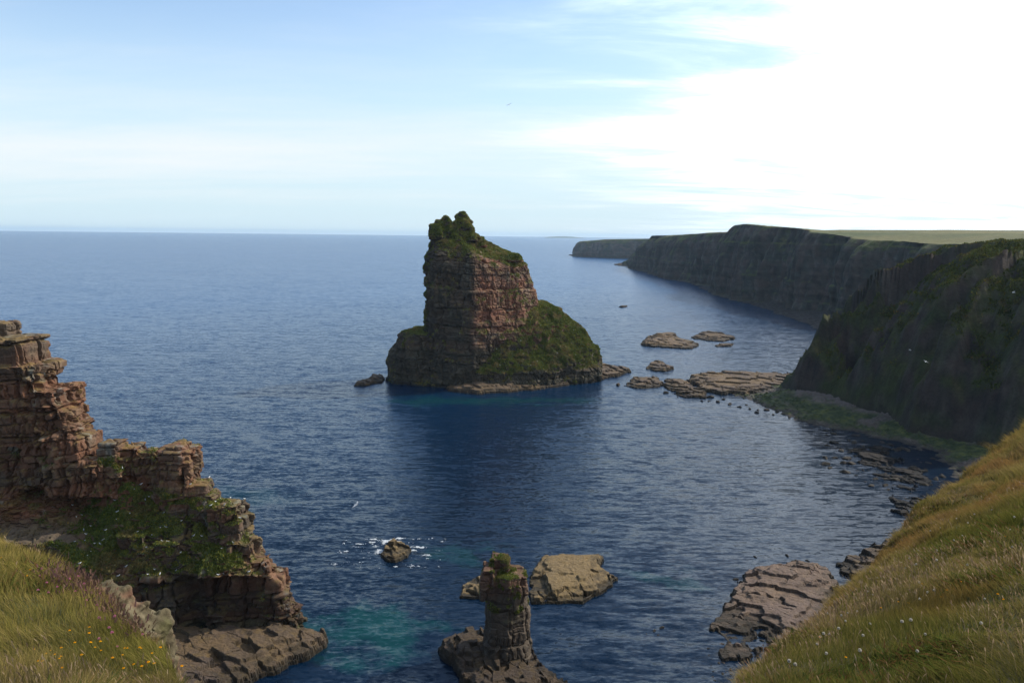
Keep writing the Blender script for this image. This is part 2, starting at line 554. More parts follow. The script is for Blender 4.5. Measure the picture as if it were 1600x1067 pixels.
# ------------------------------------------------------------------ the sea
def build_sea():
    m, t = new_mat('sea_water')
    pos = t.n('ShaderNodeNewGeometry').outputs['Position']
    sx, sy, _ = t.n('ShaderNodeSeparateXYZ', {0: pos}).outputs
    # wave slopes: three families of crests, each stretched along its crest
    def fam(rot, sc, stretch, detail, off):
        mp = t.n('ShaderNodeMapping', {'Vector': pos, 'Rotation': (0, 0, math.radians(rot)),
                                       'Location': off, 'Scale': (sc / stretch, sc, 0.0)}).outputs[0]
        col = t.noise(mp, 1.0, detail, 0.6, 0.25, out=1)
        v = t.n('ShaderNodeVectorMath', {0: col, 1: (0.5, 0.5, 0.5)}, operation='SUBTRACT').outputs[0]
        s = t.n('ShaderNodeSeparateXYZ', {0: v}).outputs
        c, sn = math.cos(math.radians(-rot)), math.sin(math.radians(-rot))
        # slope mostly across the crest
        across, along = s[1], t.math('MULTIPLY', s[0], 0.45)
        gx = t.math('SUBTRACT', t.math('MULTIPLY', along, c), t.math('MULTIPLY', across, sn))
        gy = t.math('ADD', t.math('MULTIPLY', along, sn), t.math('MULTIPLY', across, c))
        return gx, gy
    a = fam(-16, 0.30, 4.5, 3, (3, 8, 0))
    b = fam(17, 0.85, 3.6, 3, (0, 0, 0))
    d = fam(-34, 2.3, 2.2, 3, (9, 2, 0))
    calm = t.noise(t.n('ShaderNodeMapping', {'Vector': pos, 'Scale': (0.006, 0.014, 0)}).outputs[0], 1.0, 3, 0.5)
    amp = t.n('ShaderNodeMapRange', {0: calm, 1: 0.3, 2: 0.7, 3: 0.75, 4: 1.25}).outputs[0]
    WA, WB, WD = 0.42, 0.95, 0.95
    gx = t.math('ADD', t.math('ADD', t.math('MULTIPLY', a[0], WA), t.math('MULTIPLY', b[0], WB)), t.math('MULTIPLY', d[0], WD))
    gy = t.math('ADD', t.math('ADD', t.math('MULTIPLY', a[1], WA), t.math('MULTIPLY', b[1], WB)), t.math('MULTIPLY', d[1], WD))
    gx = t.math('MULTIPLY', gx, amp); gy = t.math('MULTIPLY', gy, amp)
    nv = t.n('ShaderNodeCombineXYZ', {0: gx, 1: gy, 2: 1.0}).outputs[0]
    nrm = t.n('ShaderNodeVectorMath', {0: nv}, operation='NORMALIZE').outputs[0]
    # sea bed showing through: deep blue, pale sand patches, weedy shallows
    base = t.mix(t.noise(pos, 0.012, 4, 0.6), (0.0008, 0.0065, 0.017), (0.0011, 0.0095, 0.026))
    off = t.n('ShaderNodeMapRange', {0: t.math('SUBTRACT', sy, t.math('MULTIPLY', sx, 0.9)), 1: 180.0, 2: 900.0, 3: 0.0, 4: 1.0}).outputs[0]
    base = t.mix(off, base, (0.0004, 0.044, 0.130))      # clear deep water offshore
    wob = t.noise(pos, 0.11, 5, 0.65, out=1)
    wv = t.n('ShaderNodeVectorMath', {0: t.n('ShaderNodeVectorMath', {0: wob, 1: (0.5, 0.5, 0.5)}, operation='SUBTRACT').outputs[0],
                                      1: (34.0, 30.0, 0.0)}, operation='MULTIPLY').outputs[0]
    wp = t.n('ShaderNodeVectorMath', {0: pos, 1: wv}, operation='ADD').outputs[0]
    for (px, py, rx, ry, s) in ((578, 988, 10.5, 7.5, 0.62), (715, 860, 7, 5, 0.35), (1045, 905, 5, 4, 0.3), (700, 627, 26, 8, 0.45), (850, 625, 22, 6, 0.4), (380, 775, 14, 8, 0.22)):
        g = ground(px, py)
        e = t.n('ShaderNodeVectorMath', {0: t.n('ShaderNodeVectorMath', {0: wp, 1: tuple(g)}, operation='SUBTRACT').outputs[0],
                                         1: (1 / rx, 1 / ry, 0.0)}, operation='MULTIPLY').outputs[0]
        L = t.n('ShaderNodeVectorMath', {0: e}, operation='LENGTH').outputs['Value']
        k = t.n('ShaderNodeMapRange', {0: L, 1: 0.45, 2: 1.25, 3: s, 4: 0.0}, interpolation_type='SMOOTHSTEP').outputs[0]
        base = t.mix(k, base, (0.002, 0.048, 0.042))
    p = t.n('ShaderNodeBsdfPrincipled', {'Base Color': base, 'Roughness': 0.24, 'IOR': 1.31, 'Specular Tint': (0.80, 0.93, 1.0, 1), 'Normal': nrm})
    t.n('ShaderNodeOutputMaterial', {'Surface': p.outputs[0]})
    r = np.array([0, 60, 120, 200, 320, 500, 900, 1600, 3000, 6000, 12000, 25000.0])
    n = 96
    th = np.linspace(0, 2 * np.pi, n, endpoint=False)
    V_ = np.stack([np.outer(r, np.cos(th)), np.outer(r, np.sin(th)), np.zeros((len(r), n))], -1).reshape(-1, 3)
    o = mesh_obj('sea', V_, grid_faces(len(r), n, True), m)
    tag(o, kind='structure')
    return o


build_sea()


# ------------------------------------------------------------------ great sea stack
def ringp(pts):
    return [at(px, py, yy) for px, py, yy in pts]


def level_ring(row, pts):
    """ring at one height: the height seen at photo row `row` at depth 318 in the middle of the stack"""
    z = at(750, row, 318.0)[2]
    out = []
    for px, yy in pts:
        d = RN @ np.array([(px - 800.0) / F, -(row - 533.5) / F, -1.0])
        out.append((d[0] / d[1] * yy, yy, z))
    return out


def build_great_stack():
    root = empty('sea_stack', (-10, 318, 0))
    tag(root, 'tall twin-peaked red sandstone sea stack with a green grassy apron rising from the open water', 'sea stack')
    H = []
    tw = []
    for row, L, Cx, R, df in ((640, 663, 740, 842, 0), (600, 664, 740, 840, 0), (520, 666, 741, 839, 0), (480, 667, 741, 838, 0.5),
                              (440, 667, 742, 829, 1), (415, 667, 742, 822, 1.5), (404, 668, 741, 812, 3.0), (394, 669, 737, 792, 5.5), (385, 671, 731, 773, 8),
                              (376, 672, 722, 757, 10.5), (367, 675, 714, 743, 13), (358, 679, 706, 732, 15.5), (352, 684, 701, 726, 17.5)):
        yb = 338 - df * 0.15
        tw.append(level_ring(row, [(L, 319 + df * 0.3), (L + 12, 309 + df * 0.75), (Cx, 304.5 + df), (R - 22, 318.5 + df * 0.75),
                                   (R, 328 + df * 0.3), (R - 10, yb + 3), (L + 18, yb)]))
    H.append(loft(tw))
    for (row0, row1, x0, x1, y0, y1, tp) in ((382, 337, 676, 716, 316, 328, 0.80), (378, 331.5, 698, 745, 317, 330, 0.84), (375, 352, 671, 690, 314, 328, 0.3),
                                             (386, 371, 740, 760, 319, 329, 0.7), (408, 397, 792, 816, 318, 330, 0.5), (380, 345, 676, 694, 316, 326, 0.6)):
        a = level_ring(row0, [(x0, y0), (x1, y0), (x1, y1), (x0, y1)])
        cx = np.mean([p[0] for p in a]); cy = (y0 + y1) / 2
        b = level_ring(row1, [(x0, y0), (x1, y0), (x1, y1), (x0, y1)])
        b = [(cx + (p[0] - cx) * (1 - tp), cy + (p[1] - cy) * (1 - tp), p[2]) for p in b]
        H.append(loft([a, b]))
    ap = []
    for row, pts in ((640, [(735, 303), (800, 305), (870, 312), (938, 325), (942, 335), (900, 345), (745, 345)]),
                     (600, [(735, 303.5), (800, 305.5), (870, 312.5), (938, 325), (942, 335), (900, 345), (745, 345)]),
                     (576, [(738, 304.5), (800, 307), (868, 314), (936, 326), (941, 335), (898, 344), (748, 344)]),
                     (553, [(745, 307), (795, 310.5), (860, 318), (928, 328), (938, 335), (890, 343), (752, 343)]),
                     (532, [(758, 310), (795, 313), (850, 321), (908, 329), (922, 336), (880, 342), (760, 342)]),
                     (511, [(772, 312.5), (797, 315), (842, 322.5), (886, 330), (902, 336), (870, 341), (775, 340)]),
                     (490, [(786, 315), (800, 317.5), (832, 324), (862, 331), (876, 337), (858, 340), (790, 339)]),
                     (477, [(798, 318), (808, 320), (826, 325), (843, 331), (850, 336), (845, 339), (800, 338)])):
        ap.append(level_ring(row, pts))
    H.append(loft(ap))
    sh = []
    for row, L in ((640, 600), (600, 602), (575, 605), (552, 610), (535, 617), (526, 619), (521, 627)):
        sh.append(level_ring(row, [(L, 322), (L + 16, 313.5), (690, 309), (738, 305.5), (738, 335), (L + 22, 336)]))
    H.append(loft(sh))
    V_, Fc = remesh(H, 0.34)
    V_ = smooth_field(V_, Fc, 2)
    zc = lambda row: at(750, row, 318.0)[2]
    ztop0 = zc(402)

    def vegf(P, N):
        x, y, z = P.T
        px = 800 + x / y * 1230
        n = fbm(P, 6, 3, 77)
        # apron: right of a line from (800,478) to (745,560)
        row = 369 + (60 - z) * 3.95
        apr = sstep(-12, 8, (px - (808 - (row - 485) * 0.62) - 14 * n)) * sstep(470, 488, row) * sstep(1.0, 0.0, (row - (572 + (px < 800) * 20)) / 20.0)
        cap = sstep(8, -6, row - (386 + (px - 670) * 0.19) + 14 * n)
        shld = sstep(532, 522, row) * (px < 668)
        ledges = sstep(0.15, 0.5, n + 0.1) * 0.55 * sstep(0.0, 0.3, N[:, 2] + 0.2)
        band = np.exp(-((row - 470 - (px - 740) * 0.05) / 9) ** 2) * (px > 740) * 0.5 + np.exp(-((row - 425) / 5) ** 2) * 0.3
        slope = sstep(0.1, 0.35, N[:, 2])
        return np.maximum.reduce([apr * np.maximum(slope, 0.5), cap * np.maximum(slope, 0.55), shld, ledges, band])
    V2, Fc, N2, lr, rid, veg, veg0 = rocky(V_, Fc, 100, 0.34, dict(lh=2.3, bw=2.6, a_lay=0.5, a_blk=0.5, crack=0.6, dip=(0.03, 0.0)),
                                     vegf, fine=0.4, big=1.3, veg_lump=1.0)
    veg = np.maximum(veg, sstep(0.55, 0.9, veg0) * 0.85 * sstep(-0.12, 0.12, fbm(V2, 2.6, 4, 8, gain=0.6) + 0.30 * N2[:, 2]))
    c = rock_color(V2, N2, lr, rid, 100, red=1.0, veg=veg, lichen=0.25, guano=0.25, wet_z=2.4, tide_z=4)
    # left side's shade painted darker into the rock colour, greyer and mossier too
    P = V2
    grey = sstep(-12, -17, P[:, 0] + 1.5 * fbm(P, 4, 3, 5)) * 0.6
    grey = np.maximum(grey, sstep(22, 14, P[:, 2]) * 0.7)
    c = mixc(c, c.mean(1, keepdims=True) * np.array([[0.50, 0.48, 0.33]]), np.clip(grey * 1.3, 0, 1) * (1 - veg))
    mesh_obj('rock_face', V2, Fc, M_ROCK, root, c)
    tufts(V2, Fc, veg, N2, 120000, 0.40, 5, 'grass_cover', root, M_TUFT, 1.35)
    return root


STACK = build_great_stack()


# ------------------------------------------------------------------ low rocks: bedded slabs awash
def slab(name, outline, res, hmax, seed, parent=None, tilt=(0, 0), edge=1.5, lh=0.7, bw=3.0, color=None, z0=None, mat=None,
         rough_e=1.2, algae=0.0, dark=1.0, pix=True, a_blk=0.5, hfun=None, lo=-0.9):
    poly = np.array([ground(*p)[:2] for p in outline]) if pix else np.array(outline, float)
    x0, y0 = poly.min(0) - 3; x1, y1 = poly.max(0) + 3
    nx, ny = int((x1 - x0) / res) + 2, int((y1 - y0) / res) + 2
    gx, gy = np.meshgrid(np.linspace(x0, x1, nx), np.linspace(y0, y1, ny), indexing='ij')
    P = np.stack([gx.ravel(), gy.ravel(), np.zeros(gx.size)], 1)
    d, s = seg_sdf(P[:, :2], poly)
    cx, cy = poly.mean(0)
    d = d + rough_e * fbm(P, 4.5, 4, seed) + 0.35 * rough_e * fbm(P, 1.1, 3, seed + 1)
    ra = 0.5 + 0.9 * hsh(np.array([seed]), 0)[0]
    ca, sa = math.cos(ra), math.sin(ra)
    jx = (P[:, 0] * ca - P[:, 1] * sa) / (bw * 2.2) + 0.32 * fbm(P, 6, 4, seed + 3)
    jy = (P[:, 0] * sa + P[:, 1] * ca) / (bw * 0.85) + 0.32 * fbm(P, 6, 4, seed + 4)
    f1, f2, rid = worley2(jx, jy, (P[:, 0] * 0).astype(np.int64), seed)
    g = (f2 - f1) * bw
    g = g + 1.2 * sstep(-0.1, 0.5, fbm(P, 5, 3, seed + 5))
    h = hmax * sstep(-0.2 * edge, edge, d) * (0.62 + 0.38 * sstep(edge, edge * 5, d))
    h = h + (tilt[0] * (P[:, 0] - cx) + tilt[1] * (P[:, 1] - cy)) * sstep(0, edge, d)
    h = h + (a_blk * (rid - 0.5) * 2) * sstep(0.2, edge, d) + 0.22 * hmax * fbm(P, 8, 3, seed + 7) * sstep(0, edge * 1.5, d)
    if hfun is not None:
        h = h + hfun(P) * sstep(0, edge, d)
    # bedding steps
    t = h / lh; L = np.floor(t); fr = t - L
    h = 0.22 * h + 0.78 * (L + sstep(0.42, 0.58, fr)) * lh
    h = h - 0.30 * (1 - sstep(0.0, 0.16, g)) * sstep(0, edge, d)
    h = h + 0.09 * fbm(P, 0.9, 4, seed + 9, gain=0.65) + 0.08 * (np.abs(fbm(P * np.array([[1, 2.2, 1]]), 1.6, 3, seed + 11)) - 0.3)
    h = np.where(d < -0.2 * edge, lo - 0.3 + 0.15 * fbm(P, 1.0, 2, seed), h + lo * (1 - sstep(-0.2 * edge, edge * 0.35, d)))
    P[:, 2] = h
    Fc = grid_faces(nx, ny)
    keep = (P[Fc, 2].max(1) > lo)
    Fc = Fc[keep]
    N = normals_of(P, Fc)
    if N[:, 2].sum() < 0:
        Fc = Fc[:, ::-1]; N = -N
    used = np.unique(Fc); remap = np.full(len(P), -1); remap[used] = np.arange(len(used))
    P, N, Fc, rid, L = P[used], N[used], remap[Fc], rid[used], L[used]
    # skirt is below water; colours
    n1 = fbm(P, 5, 4, seed + 20); n2 = fbm(P, 0.9, 3, seed + 21)
    c = mixc(C(0.165, 0.108, 0.055), C(0.11, 0.078, 0.058), np.clip(0.5 + 0.7 * n1 + 0.5 * (rid - 0.5), 0, 1))
    c = mixc(c, C(0.19, 0.125, 0.045), sstep(0.1, 0.6, n2) * 0.5)
    if color is not None:
        c = mixc(c, C(*color), np.full(len(P), 0.6))
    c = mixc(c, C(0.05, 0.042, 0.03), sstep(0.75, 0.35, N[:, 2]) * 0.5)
    c = mixc(c, C(0.045, 0.036, 0.022), sstep(0.0, 0.55, fbm(P, 3.2, 4, seed + 23, gain=0.65)) * 0.65 * sstep(edge * 7, edge * 1.0, d[used]))
    if algae > 0:
        c = mixc(c, mixc(C(0.045, 0.075, 0.015), C(0.10, 0.12, 0.03), np.clip(0.5 + n2, 0, 1)), sstep(-0.2, 0.3, n1 + algae - 0.5))
    wet = 1 - sstep(0.3, 1.25 if hmax > 1 else 0.6, P[:, 2] + 0.35 * n2)
    c = mixc(c * 0.85, C(0.022, 0.018, 0.011), wet * 0.9) * dark
    o = mesh_obj(name, P, Fc, mat or M_REEF, parent, np.clip(c, 0.004, 1))
    return o


# wave-cut ledge round the great stack's foot and its low tails
slab('base_ledge', [(700, 611), (745, 617), (800, 614), (850, 608), (900, 600), (940, 594), (975, 586), (990, 580), (965, 574), (938, 570), (900, 566), (760, 566), (700, 590)],
     0.3, 2.2, 210, STACK, edge=1.6, lh=0.8, dark=0.85)
tag(slab('reef', [(545, 605), (575, 602), (601, 598), (601, 586), (585, 588), (560, 597)], 0.35, 1.5, 211, edge=1.4, dark=0.8),
    'low dark reef tailing off the left foot of the tall stack', 'reef')


# ------------------------------------------------------------------ left crag
def build_crag():
    root = empty('rock_crag', at(150, 1000, 118) * np.array([1, 1, 0]))
    tag(root, 'stepped red-brown sandstone crag with grassy ledges full of gulls, rising at the left edge', 'crag')
    secs = []
    # px, [top row, Y], [tower foot row, Y], [shelf row, Y], [edge row, Y], [foot Y]
    for px, t, f, s, e in ((-330, (400, 131), (730, 122), (790, 116), (850, 112)),
                           (-60, (522, 130), (760, 121.5), (800, 117), (850, 112)),
                           (28, (532, 130), (772, 121.5), (815, 116.5), (850, 113)),
                           (50, (600, 129), (772, 121.5), (815, 116.5), (852, 113)),
                           (95, (640, 128), (772, 121.5), (825, 116.5), (862, 112)),
                           (125, (690, 127), (770, 121.5), (835, 116.5), (880, 111.5)),
                           (150, (722, 126), (768, 121), (840, 115), (890, 111)),
                           (200, (702, 126), (770, 119), (840, 114.5), (900, 111)),
                           (288, (700, 125), (790, 118.5), (850, 114.5), (902, 111.5)),
                           (330, (779, 124), (815, 118.5), (860, 114.5), (902, 111.5)),
                           (372, (790, 123), (835, 118.5), (870, 114.5), (902, 111.5)),
                           (405, (845, 122), (862, 118), (885, 114.5), (905, 111.5)),
                           (428, (893, 121), (902, 117.5), (912, 114), (920, 111.5)),
                           (440, (930, 119), (940, 117), (950, 114), (960, 112))):
        T, Fo, S, E = at(px, *t), at(px, *f), at(px, *s), at(px, *e)
        # keep the section in one plane of constant azimuth
        base = np.array([E[0] * 0.995, E[1] - 0.6, -2.0])
        bk = np.array([T[0] * 1.05, T[1] * 1.05, -2.0])
        T = T - np.array([0, 0, 1.6]); tb = np.array([T[0] * 1.035, T[1] * 1.035, T[2] - 1.5])
        secs.append([base, E, S, Fo, T, tb, bk])
    H = [loft(secs)]
    # blocky towers along the skyline: px0, px1, top row, foot row, Y0, Y1, taper
    for x0, x1, r0, r1, y0, y1, tp in ((-120, -20, 502, 600, 122, 130, 0.06), (-28, 27, 524, 640, 121, 129, 0.05), (-20, 48, 562, 700, 120, 129, 0.03), (18, 88, 600, 760, 119.5, 128, 0.03),
                                       (40, 92, 622, 700, 119, 127, 0.02), (60, 106, 655, 790, 119, 127, 0.04), (80, 124, 672, 790, 118.5, 126, 0.05),
                                       (105, 150, 706, 800, 118.5, 126, 0.08), (150, 184, 684, 780, 120, 124.5, 0.18), (182, 214, 692, 760, 121.5, 126, 0.12),
                                       (212, 240, 700, 770, 121.5, 125, 0.1), (240, 290, 696, 800, 117.5, 123, 0.06), (262, 284, 689, 720, 118.5, 122, 0.1),
                                       (278, 318, 748, 830, 117.5, 122.5, 0.12), (300, 333, 764, 840, 117, 122, 0.12), (322, 374, 779, 850, 115.5, 120.5, 0.04),
                                       (350, 392, 838, 900, 114.5, 119, 0.08), (380, 415, 866, 930, 113.5, 118, 0.1), (396, 432, 895, 980, 112, 117, 0.06),
                                       (410, 444, 945, 1010, 111.5, 116, 0.1), (300, 350, 905, 1005, 111.0, 114, 0.02), (232, 290, 930, 1010, 110.4, 114, 0.04),
                                       (150, 232, 905, 1000, 110.4, 114, 0.04), (426, 462, 966, 1020, 110.8, 115, 0.1), (446, 484, 985, 1030, 109.5, 113, 0.15), (300, 345, 965, 1020, 109.3, 112, 0.1), (180, 225, 828, 900, 113, 117, 0.1), (235, 280, 838, 905, 112.5, 117, 0.1)):
        a, b = at(x0, r0, y0), at(x1, r0, y0)
        zb = at((x0 + x1) / 2, r1, y0)[2]
        H.append(box_hull(a[0], b[0], y0, y1, zb, at(x1, r0 + 2, y0 * 0.35 + y1 * 0.65)[2], tp, random.uniform(-0.12, 0.12)))
    V_, Fc = remesh(H, 0.17)
    # hollow out the cave under the left tower and the overhang by the water
    V_ = smooth_field(V_, Fc, 1)
    for (px, py, yy, rx, ry, rz, amt) in ((85, 805, 118.2, 6.5, 4, 2.3, 3.0), (370, 955, 111.0, 7.5, 4, 4.0, 2.4), (255, 955, 110.5, 3, 3, 3.5, 1.0)):
        cpt = at(px, py, yy)
        q = (V_ - cpt) / np.array([rx, ry, rz])
        k = np.clip(1.25 - np.max(np.abs(q), 1), 0, 0.25) * 4
        V_[:, 1] += amt * k
    zt = lambda row, yy: at(200, row, yy)[2]

    def rowcol(P):
        x, y, z = P.T
        dc = y * math.cos(PITCH) + (CAMZ - z) * math.sin(PITCH)
        px = 800 + x / dc * F
        py = 533.5 + ((CAMZ - z) * math.cos(PITCH) - y * math.sin(PITCH)) / dc * F
        return px, py + (px - 800) * 0.0117

    def vegf(P, N):
        px, py = rowcol(P)
        n = fbm(P, 4, 4, 78)
        zone = sstep(115, 150, px + 22 * n) * sstep(742, 765, py - (px - 150) * 0.12 + 10 * n) * sstep(912, 890, py + 12 * n) * sstep(400, 330, px - (py - 800) * 0.35 + 20 * n)
        low = sstep(840, 862, py + 8 * n) * sstep(930, 915, py) * sstep(230, 190, px)
        top = 0.35 * sstep(0.3, 0.7, n + 0.2) * sstep(560, 700, py)
        knob = sstep(150, 160, px) * sstep(215, 200, px) * sstep(705, 725, py) * sstep(755, 740, py)
        return np.maximum.reduce([zone * 1.0, low, top, knob * 0.9]) * sstep(-0.35, 0.1, fbm(P, 2.6, 4, 85, gain=0.6) + 0.25 + 0.2 * n)
    V2, Fc, N2, lr, rid, veg, veg0 = rocky(V_, Fc, 300, 0.17, dict(lh=1.6, bw=1.6, a_lay=0.22, a_blk=0.66, crack=0.72, dip=(-0.10, 0.02), warp=0.5),
                                     vegf, fine=0.16, big=0.45, smooth_it=8, veg_lump=0.6)
    c = rock_color(V2, N2, lr, rid, 300, red=1.0, veg=veg, lichen=0.75, guano=0.3, wet_z=1.0, tide_z=2.0)
    c = c * np.array([[0.86, 1.0, 0.98]])
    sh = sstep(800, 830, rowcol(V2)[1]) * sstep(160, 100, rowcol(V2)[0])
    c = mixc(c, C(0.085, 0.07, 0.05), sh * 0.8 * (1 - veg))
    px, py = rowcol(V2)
    c = mixc(c, c * np.array([[0.5, 0.55, 0.6]]), sstep(895, 930, py + 8 * fbm(V2, 5, 3, 4)) * (1 - veg))  # shade on the lower wall painted in as darker, bluer rock
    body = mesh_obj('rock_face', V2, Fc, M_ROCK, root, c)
    tufts(V2, Fc, veg, N2, 70000, 0.24, 6, 'grass_cover', root, M_TUFT, 1.25)
    slab('base_ledge', [(250, 1130), (330, 1085), (385, 1072), (440, 1055), (478, 1032), (510, 1012), (506, 998), (490, 990), (462, 984), (420, 985), (330, 985), (230, 985), (180, 1030)],
         0.14, 1.9, 310, root, edge=0.8, lh=0.6, bw=2.2, rough_e=0.9, dark=0.8)
    return root, V2, Fc, N2, veg, rowcol


CRAG, CV, CF, CN, CVEG, rowcol = build_crag()


# ------------------------------------------------------------------ slim stack in the cove
def build_small_stack():
    b0 = ground(790, 1043)
    root = empty('sea_stack', (b0[0], b0[1], 0))
    tag(root, 'short slim rock pillar with a grassy top at the bottom of the view', 'sea stack')
    yc = b0[1] + 2.5
    rings = []
    for row, L, R, dy in ((1075, 748, 836, 4.0), (1040, 753, 831, 3.7), (1000, 755, 829, 3.5), (960, 756, 827, 3.4), (925, 757, 825, 3.3), (905, 761, 822, 3.0)):
        z = at(790, row, yc - 3)[2]
        xl = at(L, row, yc)[0]; xr = at(R, row, yc)[0]; cx = (xl + xr) / 2; h = (xr - xl) / 2
        rings.append([(cx - h, yc + .5, z), (cx - h * .72, yc - dy * .8, z), (cx + h * .1, yc - dy, z), (cx + h * .8, yc - dy * .6, z),
                      (cx + h, yc + .4, z), (cx + h * .7, yc + dy * .8, z), (cx - h * .6, yc + dy * .8, z)])
    H = [loft(rings)]
    for x0, x1, r0, r1, y0, y1, tp in ((761, 799, 876, 930, yc - 1.4, yc + 2.4, 0.16), (764, 792, 871, 890, yc - 0.5, yc + 2, 0.2), (798, 823, 903, 930, yc - 2.2, yc + 2.4, 0.15), (752, 775, 893, 940, yc - 3, yc + 1, 0.1)):
        a, b = at(x0, r0, y0), at(x1, r0, y0)
        H.append(box_hull(a[0], b[0], y0, y1, at(x0, r1, y0)[2], a[2], tp, random.uniform(-0.2, 0.2)))
    V_, Fc = remesh(H, 0.11)
    V_ = smooth_field(V_, Fc, 2)

    def vegf(P, N):
        n = fbm(P, 1.6, 3, 79)
        z0 = at(790, 1000, yc)[2]
        rx = (P[:, 0] - b0[0])
        strip = np.exp(-((rx - 0.2 - 0.12 * (14 - P[:, 2])) / 1.5) ** 2)
        return sstep(0.0, 0.35, strip - 0.35 + 0.5 * n) * sstep(6.5, 9.5, P[:, 2] + 1.5 * n) * (P[:, 1] < yc + 1) * 0.95
    V2, Fc, N2, lr, rid, veg, _ = rocky(V_, Fc, 400, 0.11, dict(lh=1.7, bw=1.6, a_lay=0.14, a_blk=0.2, crack=0.18, dip=(0.03, 0.05), warp=0.3),
                                        vegf, fine=0.14, big=0.3, smooth_it=8, veg_lump=0.3)
    veg = np.maximum(veg, 0.6 * sstep(0.3, 0.6, fbm(V2, 1.2, 3, 9)) * (V2[:, 2] > 8))
    c = rock_color(V2, N2, lr, rid, 400, veg=None, lichen=0.7, wet_z=1.2, tide_z=2.5, red=0.7)
    gr = c.mean(1, keepdims=True) * np.array([[0.78, 0.62, 0.45]])
    c = mixc(c, gr, 0.45 + 0.5 * sstep(12.5, 10, V2[:, 2] + fbm(V2, 2, 3, 3)))
    c = mixc(c, veg_color(V2, 400), veg)
    mesh_obj('rock_face', V2, Fc, M_ROCK, root, c)
    tufts(V2, Fc, veg, N2, 7000, 0.16, 7, 'grass_cover', root, M_TUFT, 1.5)
    slab('base_ledge', [(690, 1018), (705, 1003), (725, 990), (750, 985), (800, 1010), (832, 1022), (842, 1040), (885, 1068), (890, 1085), (840, 1110), (760, 1110), (735, 1080), (700, 1045)],
         0.12, 1.8, 410, root, edge=0.8, lh=0.55, bw=1.5, rough_e=0.9, dark=0.5)
    return root


SMALL = build_small_stack()

